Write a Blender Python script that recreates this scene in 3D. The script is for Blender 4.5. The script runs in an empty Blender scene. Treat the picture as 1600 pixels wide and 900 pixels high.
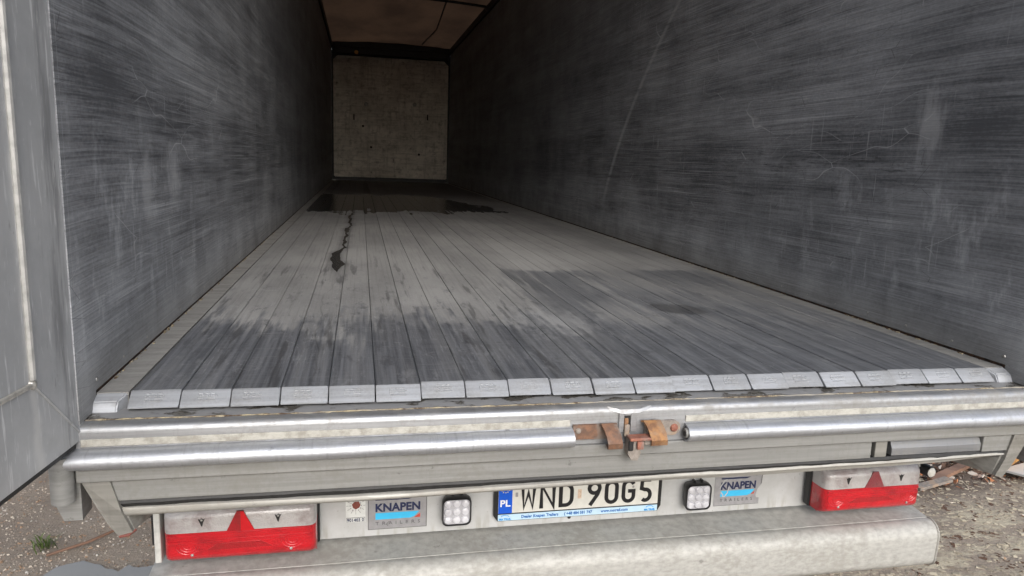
import bpy, bmesh, math, random
from mathutils import Vector, Matrix
R = math.radians
random.seed(7)
scene = bpy.context.scene
C = scene.collection

# ------------------------------------------------------------------ camera
cam_data = bpy.data.cameras.new('camera')
cam = bpy.data.objects.new('camera', cam_data)
C.objects.link(cam)
right = Vector((0.97871987, -0.20218017, 0.03507977))
up = Vector((0.00163055, 0.17861042, 0.98391852))
fwd = Vector((0.20519443, 0.96292341, -0.17513923))
m = Matrix((right, up, -fwd)).transposed().to_4x4()
m.translation = Vector((-0.65378, -1.71594, 0.56404))
cam.matrix_world = m
cam_data.sensor_width = 36.0
cam_data.lens = 36.0 * 1127.5 / 1600.0
cam_data.clip_start = 0.05
cam_data.clip_end = 1000.0
scene.camera = cam

# ------------------------------------------------------------------ sky, sun, exposure
SUN_EL, SUN_AZ = R(32), R(177)          # overcast: high soft sun behind the camera
world = bpy.data.worlds.new('World')
scene.world = world
world.use_nodes = True
wn = world.node_tree
wn.nodes.clear()
sky = wn.nodes.new('ShaderNodeTexSky')
sky.sky_type = 'NISHITA'
sky.sun_disc = False
sky.sun_elevation = SUN_EL
sky.sun_rotation = SUN_AZ
sky.air_density = 1.0
sky.dust_density = 2.5
sky.ozone_density = 1.0
hs = wn.nodes.new('ShaderNodeHueSaturation')
hs.inputs['Saturation'].default_value = 0.5
bg = wn.nodes.new('ShaderNodeBackground')
bg.inputs['Strength'].default_value = 0.15
wo = wn.nodes.new('ShaderNodeOutputWorld')
wn.links.new(sky.outputs[0], hs.inputs['Color'])
wn.links.new(hs.outputs[0], bg.inputs['Color'])
wn.links.new(bg.outputs[0], wo.inputs['Surface'])
sd = bpy.data.lights.new('sun', 'SUN')
sd.energy = 1.1
sd.angle = R(38)
sd.color = (1.0, 0.985, 0.965)
sun = bpy.data.objects.new('sun', sd)
C.objects.link(sun)
sv = Vector((math.sin(SUN_AZ) * math.cos(SUN_EL), math.cos(SUN_AZ) * math.cos(SUN_EL), math.sin(SUN_EL)))
sun.rotation_euler = sv.to_track_quat('Z', 'Y').to_euler()
sun.location = (0, -5, 8)
vs = scene.view_settings
vs.view_transform = 'Standard'
vs.look = 'None'
vs.exposure = 0.66
vs.gamma = 1.0
vs.use_curve_mapping = False
scene.cycles.max_bounces = 6
scene.cycles.diffuse_bounces = 4
scene.cycles.glossy_bounces = 3
scene.cycles.transmission_bounces = 3
scene.cycles.use_adaptive_sampling = True
scene.cycles.adaptive_threshold = 0.03
scene.cycles.caustics_reflective = False
scene.cycles.caustics_refractive = False
scene.cycles.use_denoising = True

# ------------------------------------------------------------------ material helper
class NT:
    def __init__(s, name):
        s.m = bpy.data.materials.new(name)
        s.m.use_nodes = True
        s.t = s.m.node_tree
        s.t.nodes.clear()
        s.out = s.t.nodes.new('ShaderNodeOutputMaterial')
        s.b = s.t.nodes.new('ShaderNodeBsdfPrincipled')
        s.t.links.new(s.b.outputs[0], s.out.inputs['Surface'])
        s._pos = None
        s._xyz = None
        s.dim = '3D'
    def link(s, v, sock):
        if hasattr(v, 'links') or isinstance(v, bpy.types.NodeSocket):
            s.t.links.new(v, sock)
        else:
            if sock.type == 'RGBA' and len(v) == 3:
                v = (*v, 1)
            sock.default_value = v
    def pos(s):
        if s._pos is None:
            s._pos = s.t.nodes.new('ShaderNodeNewGeometry').outputs['Position']
        return s._pos
    def xyz(s):
        if s._xyz is None:
            n = s.t.nodes.new('ShaderNodeSeparateXYZ')
            s.t.links.new(s.pos(), n.inputs[0])
            s._xyz = n.outputs
        return s._xyz
    def math(s, op, a, b=0.0, c=0.0, clamp=False):
        n = s.t.nodes.new('ShaderNodeMath')
        n.operation = op
        n.use_clamp = clamp
        s.link(a, n.inputs[0]); s.link(b, n.inputs[1]); s.link(c, n.inputs[2])
        return n.outputs[0]
    def add(s, a, b): return s.math('ADD', a, b)
    def sub(s, a, b): return s.math('SUBTRACT', a, b)
    def mul(s, a, b): return s.math('MULTIPLY', a, b)
    def vec(s, x, y, z):
        n = s.t.nodes.new('ShaderNodeCombineXYZ')
        s.link(x, n.inputs[0]); s.link(y, n.inputs[1]); s.link(z, n.inputs[2])
        return n.outputs[0]
    def scale(s, v, k, off=(0, 0, 0)):
        n = s.t.nodes.new('ShaderNodeMapping')
        s.link(v, n.inputs['Vector'])
        n.inputs['Scale'].default_value = k
        n.inputs['Location'].default_value = off
        return n.outputs[0]
    def noise(s, v, sc=1.0, det=4.0, rough=0.55, dist=0.0):
        n = s.t.nodes.new('ShaderNodeTexNoise')
        n.noise_dimensions = s.dim
        s.link(v, n.inputs['Vector'])
        n.inputs['Scale'].default_value = sc
        n.inputs['Detail'].default_value = det
        n.inputs['Roughness'].default_value = rough
        n.inputs['Distortion'].default_value = dist
        return n.outputs[0]
    def voro(s, v, sc=1.0, feature='F1', out=0, rnd=1.0):
        n = s.t.nodes.new('ShaderNodeTexVoronoi')
        n.feature = feature
        n.voronoi_dimensions = s.dim
        s.link(v, n.inputs['Vector'])
        n.inputs['Scale'].default_value = sc
        n.inputs['Randomness'].default_value = rnd
        return n.outputs[out]
    def ramp(s, v, a, b, lo=0.0, hi=1.0):          # smooth map range
        n = s.t.nodes.new('ShaderNodeMapRange')
        n.interpolation_type = 'SMOOTHSTEP'
        s.link(v, n.inputs[0])
        s.link(a, n.inputs[1]); s.link(b, n.inputs[2]); s.link(lo, n.inputs[3]); s.link(hi, n.inputs[4])
        return n.outputs[0]
    def mix(s, f, a, b, mode='MIX'):
        n = s.t.nodes.new('ShaderNodeMix')
        n.data_type = 'RGBA'
        n.blend_type = mode
        s.link(f, n.inputs[0]); s.link(a, n.inputs[6]); s.link(b, n.inputs[7])
        return n.outputs[2]
    def rand(s):
        return s.t.nodes.new('ShaderNodeObjectInfo').outputs['Random']
    def bump(s, h, dist=0.002, strength=1.0):
        n = s.t.nodes.new('ShaderNodeBump')
        n.inputs['Strength'].default_value = strength
        n.inputs['Distance'].default_value = dist
        s.link(h, n.inputs['Height'])
        s.t.links.new(n.outputs[0], s.b.inputs['Normal'])
    def set(s, **k):
        for a, v in k.items():
            s.link(v, s.b.inputs[{'col': 'Base Color', 'rough': 'Roughness', 'metal': 'Metallic', 'spec': 'Specular IOR Level',
                                  'trans': 'Transmission Weight', 'coat': 'Coat Weight', 'ior': 'IOR', 'emis': 'Emission Color',
                                  'estr': 'Emission Strength', 'alpha': 'Alpha', 'coatr': 'Coat Roughness'}[a]])
        return s

M = {}

def flat(name, col, rough=0.5, metal=0.0, var=0.25, sc=30.0, spec=0.5):
    n = NT(name)
    f = n.noise(n.pos(), sc, 5)
    c2 = tuple(x * (1 - var) for x in col)
    n.set(col=n.mix(n.ramp(f, 0.35, 0.7), col, c2), rough=rough, metal=metal, spec=spec)
    M[name] = n.m
    return n.m

# --- scratched dark liner of the side walls
def wall_material(name, sign):
    n = NT(name)
    x, y, z = n.xyz()
    n.dim = '2D'
    P2 = n.vec(y, n.add(z, 0.0), 0.0)
    warp = n.noise(n.scale(P2, (0.45, 0.7, 1)), 1.0, 2)
    warp2 = n.noise(n.scale(P2, (1.3, 2.0, 1)), 1.0, 2)
    zz = n.add(z, n.add(n.mul(n.sub(warp, 0.5), 0.035), n.add(n.mul(n.sub(warp2, 0.5), 0.012), n.mul(y, 0.006))))
    v = n.vec(y, zz, 0.0)
    broad = n.noise(n.scale(v, (0.30, 5, 1)), 1, 4, 0.65)
    mid = n.noise(n.scale(v, (1.3, 30, 1)), 1, 4, 0.75)
    fine = n.noise(n.scale(v, (2.6, 190, 1)), 1, 3, 0.75)
    blot = n.noise(n.scale(P2, (1.6, 1.9, 1)), 1, 4, 0.65)
    # upright rubbed smears
    sm = n.noise(n.scale(P2, (9.5, 3.6, 1)), 1, 5, 0.72, 0.1)
    smm = n.mul(n.ramp(sm, 0.52, 0.74), n.mul(n.ramp(z, 0.85, 0.35), n.ramp(y, 2.3, 0.7)))
    smm = n.mul(smm, n.ramp(z, 0.02, 0.2))
    dust = n.mul(n.ramp(z, 0.42, 0.0), n.ramp(n.noise(n.scale(P2, (5, 3, 1)), 1, 3), 0.3, 0.7))
    f = n.add(n.mul(n.ramp(broad, 0.3, 0.72), 0.22), n.mul(n.ramp(mid, 0.25, 0.75), 0.24))
    f = n.add(f, n.mul(n.ramp(fine, 0.25, 0.75), 0.26))
    grain = n.noise(n.scale(P2, (60, 90, 1)), 1, 3, 0.7)
    f = n.add(f, n.add(n.mul(n.sub(blot, 0.5), 0.75), n.mul(n.sub(grain, 0.4), 0.35)))
    f = n.add(f, n.mul(smm, 0.34))
    f = n.add(f, n.mul(dust, 0.28))
    band = n.ramp(n.math('ABSOLUTE', n.sub(n.add(z, n.mul(n.sub(warp2, 0.5), 0.3)), 0.62)), 0.30, 0.05)
    f = n.sub(f, n.mul(band, 0.13))
    f = n.math('MULTIPLY', f, 1.0, clamp=True)
    col = n.mix(f, (0.085, 0.089, 0.099), (0.44, 0.457, 0.485))
    lines = n.noise(n.scale(v, (0.55, 260, 1)), 1, 2, 0.6)
    lm = n.ramp(n.noise(n.scale(P2, (1.1, 2.6, 1)), 1, 3), 0.42, 0.62)
    col = n.mix(n.mul(n.mul(n.ramp(lines, 0.60, 0.72), lm), 0.36), col, (0.60, 0.615, 0.64))
    col = n.mix(n.mul(n.mul(n.ramp(lines, 0.40, 0.30), lm), 0.40), col, (0.06, 0.062, 0.07))
    # pale thin scratches
    sc1 = n.voro(n.scale(n.vec(y, n.add(z, n.mul(warp2, 0.5)), 0.0), (1.1, 6, 1)), 1.6, 'DISTANCE_TO_EDGE')
    s1 = n.mul(n.ramp(sc1, 0.010, 0.0), n.ramp(n.noise(P2, 2.3, 3), 0.52, 0.62))
    sc2 = n.noise(n.scale(P2, (70, 2.2, 1)), 1, 2, 0.4)
    s2 = n.mul(n.ramp(sc2, 0.69, 0.77), n.ramp(n.noise(n.scale(P2, (2, 4, 1)), 1.6, 2), 0.52, 0.64))
    sc3 = n.voro(n.scale(v, (2.0, 9, 1)), 2.1, 'DISTANCE_TO_EDGE')
    s3 = n.mul(n.ramp(sc3, 0.008, 0.0), n.ramp(n.noise(P2, 3.1, 3), 0.55, 0.63))
    col = n.mix(n.mul(s1, 0.55), col, (0.50, 0.51, 0.53))
    col = n.mix(n.mul(s2, 0.4), col, (0.46, 0.47, 0.49))
    # dark gouges
    col = n.mix(n.mul(s3, 0.75), col, (0.012, 0.012, 0.014))
    gz = n.ramp(n.math('ABSOLUTE', n.sub(n.add(z, n.mul(n.sub(n.noise(n.scale(P2, (6, 3, 1)), 1, 4), 0.5), 0.16)), 0.60)), 0.05, 0.0)
    gg = n.mul(n.mul(gz, n.ramp(n.noise(n.scale(P2, (9, 130, 1)), 1, 4, 0.7), 0.53, 0.6)), n.mul(n.ramp(y, 2.0, 1.5), n.ramp(y, 0.35, 0.6)))
    col = n.mix(n.mul(gg, 0.55 if sign > 0 else 0.25), col, (0.03, 0.03, 0.034))
    if sign > 0:     # long slanting rub mark high on this wall
        ln = n.sub(n.sub(y, 2.647), n.mul(n.sub(1.561, z), 0.934))
        ln = n.add(ln, n.mul(n.math('POWER', n.math('ABSOLUTE', n.sub(z, 0.9)), 2.0), 0.35))
        ln = n.sub(ln, 0.12)
        d = n.mul(n.ramp(n.math('ABSOLUTE', ln), 0.05, 0.005), n.mul(n.ramp(z, 0.1, 0.5), n.ramp(mid, 0.2, 0.55)))
        col = n.mix(n.mul(d, 0.45), col, (0.48, 0.49, 0.51))
        # one big rubbed patch
        dx = n.mul(n.sub(y, 0.47), 13); dz = n.mul(n.sub(z, 0.74), 6.5)
        d2 = n.math('SQRT', n.add(n.mul(dx, dx), n.mul(dz, dz)))
        d2 = n.add(d2, n.mul(n.sub(n.noise(n.scale(P2, (30, 8, 1)), 1, 4), 0.5), 1.3))
        col = n.mix(n.mul(n.ramp(d2, 1.1, 0.2), 0.5), col, (0.46, 0.47, 0.49))
    else:
        for (cy, cz, ky, kz) in ((0.84, 0.47, 8, 9), (0.55, 0.45, 10, 7)):
            dx = n.mul(n.sub(y, cy), ky); dz = n.mul(n.sub(z, cz), kz)
            d2 = n.math('SQRT', n.add(n.mul(dx, dx), n.mul(dz, dz)))
            d2 = n.add(d2, n.mul(n.sub(n.noise(n.scale(P2, (16, 10, 1)), 1, 4), 0.5), 1.5))
            col = n.mix(n.mul(n.ramp(d2, 1.1, 0.1), 0.42), col, (0.46, 0.47, 0.49))
    # brown-grey dust low down
    col = n.mix(n.mul(n.ramp(z, 0.16, 0.0), 0.35), col, (0.20, 0.19, 0.17))
    n.set(col=col, rough=n.ramp(mid, 0.3, 0.7, 0.45, 0.65), metal=0.0, spec=0.5)
    n.bump(n.noise(n.scale(P2, (3, 160, 1)), 1, 1), 0.0008, 0.5)
    M[name] = n.m
wall_material('wall_left', -1)
wall_material('wall_right', 1)

# --- walking floor: dusty aluminium, worn dark at the rear, wet at the far end
def floor_material():
    n = NT('floor_slat')
    x, y, z = n.xyz()
    n.dim = '2D'
    rnd = n.rand()
    edge = n.sub(n.noise(n.scale(n.pos(), (3.2, 1.6, 1)), 1, 5, 0.65), 0.5)
    edge2 = n.sub(n.noise(n.scale(n.pos(), (34, 1.8, 1)), 1, 5, 0.7), 0.5)
    streak = n.noise(n.vec(n.mul(x, 70), n.add(n.mul(y, 1.3), n.mul(rnd, 40)), 0.0), 1, 5, 0.65)
    fine = n.noise(n.vec(n.mul(x, 260), n.add(n.mul(y, 5), n.mul(rnd, 40)), 0.0), 1, 4, 0.7)
    gran = n.noise(n.pos(), 55, 5, 0.7)
    cross = n.noise(n.scale(n.pos(), (6, 60, 1)), 1, 4, 0.6)
    blot = n.noise(n.scale(n.pos(), (2.2, 1.1, 1)), 1, 5, 0.6)
    dustc = n.mix(n.ramp(blot, 0.3, 0.7), (0.345, 0.343, 0.338), (0.25, 0.25, 0.248))
    dustc = n.mix(n.mul(n.ramp(streak, 0.45, 0.75), 0.55), dustc, (0.17, 0.168, 0.165))
    dustc = n.mix(n.mul(n.ramp(gran, 0.55, 0.8), 0.35), dustc, (0.42, 0.405, 0.375))
    wornc = n.mix(n.ramp(streak, 0.3, 0.72), (0.105, 0.112, 0.126), (0.22, 0.23, 0.25))
    wornc = n.mix(n.mul(n.ramp(cross, 0.5, 0.75), 0.45), wornc, (0.24, 0.245, 0.255))
    wornc = n.mix(n.mul(n.ramp(fine, 0.5, 0.8), 0.4), wornc, (0.28, 0.285, 0.295))
    # where the worn patch ends: nearer on the left half, a straight far edge on the right half
    lim_l = n.add(0.80, n.add(n.mul(edge, 1.3), n.mul(edge2, 1.1)))
    lim_r = n.add(1.93, n.add(n.mul(edge2, 0.30), n.mul(n.sub(rnd, 0.5), 0.06)))
    worn_l = n.ramp(n.sub(lim_l, y), -0.16, 0.22)
    worn_r = n.mul(n.ramp(n.sub(lim_r, y), -0.02, 0.09), n.ramp(n.add(x, n.mul(edge2, 0.45)), -0.06, 0.14))
    pat = n.ramp(n.add(n.mul(blot, 0.6), n.mul(n.noise(n.vec(n.mul(x, 24), n.add(y, 30.0), 0.0), 1, 4, 0.6), 0.75)), 0.56, 0.86, 1.0, 0.15)
    fade = n.ramp(y, 0.45, 1.0, 1.0, 0.55)
    worn_r = n.mul(worn_r, n.math('MAXIMUM', n.mul(pat, 0.85), n.mul(n.ramp(y, 0.9, 0.35), 0.95)))
    worn = n.math('MAXIMUM', n.mul(worn_l, n.ramp(pat, 0.0, 1.0, 0.7, 1.0)), worn_r)
    col = n.mix(worn, dustc, wornc)
    # dark wet-looking smears on the left half, lengthwise
    smx = n.noise(n.vec(n.mul(x, 18), n.add(n.mul(y, 1.4), 70.0), 0.0), 1, 4, 0.6)
    smear = n.mul(n.ramp(smx, 0.60, 0.72), n.mul(n.ramp(y, 3.0, 1.6), n.ramp(x, 0.3, -0.1)))
    col = n.mix(n.mul(smear, 0.55), col, (0.09, 0.092, 0.098))
    # pale scuffs
    dx = n.mul(n.sub(x, n.add(0.03, n.mul(n.sub(0.75, y), 0.05))), 3.6); dy = n.mul(n.sub(y, 0.72), 2.6)
    d = n.math('SQRT', n.add(n.mul(dx, dx), n.mul(dy, dy)))
    d = n.add(d, n.mul(n.sub(n.noise(n.scale(n.pos(), (26, 9, 1)), 1, 5, 0.7), 0.5), 2.4))
    col = n.mix(n.mul(n.ramp(d, 0.75, 0.1), 0.6), col, (0.36, 0.365, 0.375))
    sc = n.voro(n.scale(n.vec(n.add(x, n.mul(n.noise(n.pos(), 3, 3), 0.3)), y, z), (9, 2.2, 1)), 1.0, 'DISTANCE_TO_EDGE')
    scm = n.mul(n.ramp(sc, 0.012, 0.0), n.ramp(n.noise(n.pos(), 4.0, 3), 0.54, 0.64))
    col = n.mix(n.mul(scm, 0.5), col, (0.42, 0.425, 0.43))
    sc4 = n.noise(n.scale(n.pos(), (150, 9, 1)), 1, 3, 0.7)
    scm4 = n.mul(n.ramp(sc4, 0.60, 0.70), n.ramp(n.noise(n.scale(n.pos(), (4.5, 3.0, 1)), 1, 3), 0.45, 0.6))
    col = n.mix(n.mul(n.mul(scm4, n.ramp(y, 3.0, 1.0)), 0.45), col, (0.40, 0.41, 0.425))
    blk = n.noise(n.scale(n.pos(), (16, 5.5, 1)), 1, 5, 0.75)
    col = n.mix(n.mul(n.mul(n.ramp(blk, 0.56, 0.70), n.ramp(y, 2.6, 0.8)), 0.55), col, (0.085, 0.089, 0.098))
    col = n.mix(n.mul(n.mul(n.ramp(blk, 0.42, 0.30), n.ramp(y, 2.2, 0.8)), 0.35), col, (0.36, 0.368, 0.38))
    # water: dark spot, trickle and puddle
    wob = n.sub(n.noise(n.scale(n.pos(), (4, 2.2, 1)), 1, 5, 0.6), 0.5)
    dx = n.mul(n.sub(x, 0.60), 5.0); dy = n.mul(n.sub(y, 0.90), 7.0)
    d = n.add(n.math('SQRT', n.add(n.mul(dx, dx), n.mul(dy, dy))), n.mul(wob, 2.6))
    spot = n.mul(n.ramp(d, 0.75, 0.35), 0.55)
    path = n.add(-0.755, n.add(n.mul(n.sub(n.noise(n.vec(0.0, n.mul(y, 1.5), 2.0), 1, 3), 0.5), 0.16), n.mul(n.sub(y, 3.5), 0.012)))
    wid = n.add(0.008, n.add(n.ramp(y, 2.75, 2.15, 0.0, 0.022), n.mul(n.ramp(n.noise(n.vec(1.0, n.mul(y, 3), 0.0), 1, 2), 0.4, 0.7), 0.011)))
    wid = n.mul(wid, n.ramp(y, 1.78, 2.1))
    tr = n.mul(n.ramp(n.sub(wid, n.math('ABSOLUTE', n.sub(x, path))), -0.004, 0.004), n.ramp(y, 6.2, 5.8))
    halo = n.mul(n.ramp(n.sub(n.add(wid, 0.022), n.math('ABSOLUTE', n.sub(x, path))), -0.02, 0.02), n.mul(n.ramp(y, 6.2, 5.8), n.ramp(y, 1.5, 2.0)))
    front = n.add(n.add(5.55, n.mul(n.ramp(x, -1.25, 0.95), 0.35)), n.add(n.mul(wob, 1.7), n.mul(n.sub(n.noise(n.vec(n.mul(x, 22), 0.0, 0.0), 1, 3), 0.5), 1.2)))
    back = n.add(n.ramp(x, 0.95, 0.25, 6.6, 9.0), n.mul(wob, 2.2))
    pud = n.mul(n.ramp(n.sub(y, front), 0.0, 0.05), n.ramp(n.sub(back, y), 0.0, 0.3))
    pud = n.mul(pud, n.ramp(n.add(x, n.mul(wob, 0.2)), 0.92, 0.86))
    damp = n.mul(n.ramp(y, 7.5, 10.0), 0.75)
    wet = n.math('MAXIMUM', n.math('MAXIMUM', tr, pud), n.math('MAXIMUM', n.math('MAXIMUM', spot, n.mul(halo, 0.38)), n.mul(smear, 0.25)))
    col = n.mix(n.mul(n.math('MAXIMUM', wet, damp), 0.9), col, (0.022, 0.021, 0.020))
    col = n.mix(n.mul(n.sub(rnd, 0.5), 0.22), col, (0.0, 0.0, 0.0))
    rough = n.mix(worn, (0.62,) * 3, (0.40,) * 3)
    rough = n.mix(n.math('MAXIMUM', n.math('MAXIMUM', tr, pud), spot), rough, (0.2,) * 3)
    n.set(col=col, rough=rough, metal=n.mul(worn, 0.25), spec=0.5)
    n.bump(n.mul(n.ramp(y, 5.5, 5.0), n.noise(n.scale(n.pos(), (60, 38, 1)), 1, 2, 0.7)), 0.0012, 0.6)
    M['floor'] = n.m
floor_material()

def alu(name, col, rough, metal, dirt=(0.17, 0.165, 0.15), damt=0.5, sx=2.0, streakv=True, bumpd=0.0006, scl=1.0):
    n = NT(name)
    big = n.noise(n.pos(), 5.0 * scl, 6, 0.65)
    gr = n.noise(n.pos(), 70 * scl, 5, 0.7)
    ln = n.noise(n.scale(n.pos(), (sx, 40, 90)), 1, 4, 0.6)
    vt = n.noise(n.scale(n.pos(), (120, 4, 10)), 1, 4, 0.65)
    f = n.add(n.mul(big, 0.55), n.add(n.mul(gr, 0.25), n.mul(ln, 0.2)))
    c = n.mix(n.ramp(ln, 0.3, 0.7), col, tuple(v * 0.78 for v in col))
    if streakv:
        c = n.mix(n.mul(n.ramp(vt, 0.52, 0.76), 0.42 if name == 'bright_alu' else 0.2), c, tuple(v * 0.5 for v in col))
    dm = n.mul(n.ramp(f, 0.46, 0.62), damt)
    c = n.mix(dm, c, dirt)
    sp = n.ramp(n.noise(n.pos(), 26 * scl, 5, 0.75), 0.64, 0.72)
    c = n.mix(n.mul(sp, 0.5 * damt + 0.15), c, tuple(v * 0.35 for v in dirt))
    if name == 'tip_alu':
        c = n.mix(n.mul(n.rand(), 0.35), c, (0.22, 0.225, 0.235))
    n.set(col=c, rough=n.add(rough, n.mul(dm, 0.25)), metal=n.mul(n.sub(1.0, dm), metal))
    n.bump(n.noise(n.scale(n.pos(), (40, 70, 70)), scl, 2, 0.7), bumpd, 0.6)
    M[name] = n.m
alu('bright_alu', (0.54, 0.56, 0.60), 0.44, 0.75, damt=0.40, bumpd=0.0012)
alu('sill_alu', (0.42, 0.43, 0.45), 0.42, 0.75, dirt=(0.20, 0.19, 0.17), damt=0.7)
alu('tip_alu', (0.47, 0.49, 0.525), 0.56, 0.4, damt=0.45, scl=2.0, streakv=False)
alu('dull_alu', (0.28, 0.28, 0.27), 0.58, 0.35, dirt=(0.185, 0.18, 0.163), damt=0.8)
alu('beam_alu', (0.45, 0.445, 0.42), 0.6, 0.2, dirt=(0.28, 0.27, 0.24), damt=0.6, sx=40.0, bumpd=0.0006)
alu('ledge_alu', (0.42, 0.41, 0.38), 0.5, 0.3, dirt=(0.24, 0.215, 0.18), damt=0.6)
alu('bracket_alu', (0.27, 0.262, 0.24), 0.62, 0.3, dirt=(0.15, 0.14, 0.12), damt=0.7)
alu('block_alu', (0.24, 0.245, 0.255), 0.5, 0.5, dirt=(0.25, 0.24, 0.22), damt=0.5)

def tread_material():
    n = NT('tread')
    x, y, z = n.xyz()
    kn = n.noise(n.scale(n.pos(), (110, 110, 330)), 1, 2, 0.6)
    f = n.noise(n.pos(), 30, 5, 0.7)
    c = n.mix(n.ramp(f, 0.4, 0.66), (0.47, 0.46, 0.42), (0.31, 0.295, 0.26))
    c = n.mix(n.mul(n.ramp(kn, 0.45, 0.7), 0.35), c, (0.29, 0.275, 0.24))
    n.set(col=c, rough=0.65, metal=0.1)
    n.bump(kn, 0.0012, 0.5)
    M['tread'] = n.m
tread_material()

def threshold_material():
    n = NT('threshold')
    f = n.noise(n.scale(n.pos(), (9, 14, 1)), 1, 5, 0.6)
    g = n.noise(n.pos(), 60, 4)
    c = n.mix(n.ramp(f, 0.52, 0.57), (0.27, 0.272, 0.28), (0.095, 0.088, 0.078))
    c = n.mix(n.mul(n.ramp(g, 0.5, 0.7), 0.3), c, (0.36, 0.35, 0.32))
    n.set(col=c, rough=n.ramp(f, 0.52, 0.57, 0.5, 0.25), metal=0.15)
    n.bump(g, 0.001, 0.5)
    M['threshold'] = n.m
threshold_material()

def grime_material():
    n = NT('grime')
    f = n.noise(n.pos(), 45, 5, 0.7)
    g = n.noise(n.pos(), 6, 4, 0.6)
    c = n.mix(n.ramp(f, 0.38, 0.62), (0.42, 0.36, 0.24), (0.075, 0.045, 0.028))
    c = n.mix(n.ramp(g, 0.45, 0.62), c, (0.33, 0.31, 0.27))
    n.set(col=c, rough=0.8)
    n.bump(f, 0.003, 0.8)
    M['grime'] = n.m
grime_material()

def rust_material(name, a, b, grey):
    n = NT(name)
    f = n.noise(n.pos(), 55, 6, 0.7)
    g = n.noise(n.pos(), 16, 4, 0.6)
    c = n.mix(n.ramp(f, 0.35, 0.65), a, b)
    c = n.mix(n.mul(n.ramp(g, 0.48, 0.60), 0.85), c, grey)
    n.set(col=c, rough=0.75, metal=0.15)
    n.bump(f, 0.0015, 0.7)
    M[name] = n.m
rust_material('rust', (0.24, 0.125, 0.075), (0.13, 0.078, 0.057), (0.21, 0.175, 0.15))
rust_material('rust_orange', (0.36, 0.19, 0.08), (0.19, 0.098, 0.055), (0.26, 0.17, 0.11))
rust_material('rust_red', (0.36, 0.145, 0.095), (0.22, 0.09, 0.065), (0.22, 0.18, 0.16))
rust_material('rust_grey', (0.30, 0.265, 0.235), (0.19, 0.165, 0.145), (0.34, 0.25, 0.18))
rust_material('joint_rust', (0.10, 0.052, 0.032), (0.035, 0.022, 0.017), (0.02, 0.016, 0.014))

def headboard_material():
    n = NT('headboard')
    x, y, z = n.xyz()
    f = n.noise(n.pos(), 2.2, 6, 0.7)
    g = n.noise(n.pos(), 9, 6, 0.7)
    h = n.noise(n.scale(n.pos(), (3, 1, 30)), 1, 5, 0.65)
    v = n.noise(n.scale(n.pos(), (28, 1, 2.5)), 1, 5, 0.6)
    c = n.mix(n.ramp(f, 0.3, 0.7), (0.88, 0.83, 0.75), (0.62, 0.575, 0.515))
    c = n.mix(n.mul(n.ramp(g, 0.47, 0.68), 0.6), c, (0.25, 0.225, 0.195))
    c = n.mix(n.mul(n.ramp(h, 0.46, 0.70), 0.38), c, (0.17, 0.152, 0.13))
    c = n.mix(n.mul(n.ramp(v, 0.5, 0.72), 0.35), c, (0.20, 0.185, 0.16))
    d = n.ramp(n.noise(n.pos(), 9, 3, 0.6), 0.70, 0.74)
    c = n.mix(n.mul(d, 0.9), c, (0.03, 0.027, 0.024))
    n.set(col=c, rough=0.7)
    n.bump(h, 0.02, 0.6)
    M['headboard'] = n.m
headboard_material()

def tarp_material():
    n = NT('tarpaulin')
    x, y, z = n.xyz()
    f = n.noise(n.scale(n.pos(), (1.5, 0.6, 1)), 1, 5, 0.6)
    c = n.mix(n.ramp(f, 0.35, 0.7), (0.38, 0.225, 0.14), (0.20, 0.12, 0.08))
    n.set(col=c, rough=0.7)
    tr = n.t.nodes.new('ShaderNodeBsdfTranslucent')
    n.link(n.mix(0.0, c, c), tr.inputs['Color'])
    mx = n.t.nodes.new('ShaderNodeMixShader')
    mx.inputs[0].default_value = 0.06
    n.t.links.new(n.b.outputs[0], mx.inputs[1])
    n.t.links.new(tr.outputs[0], mx.inputs[2])
    n.t.links.new(mx.outputs[0], n.out.inputs['Surface'])
    M['tarp'] = n.m
tarp_material()

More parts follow.
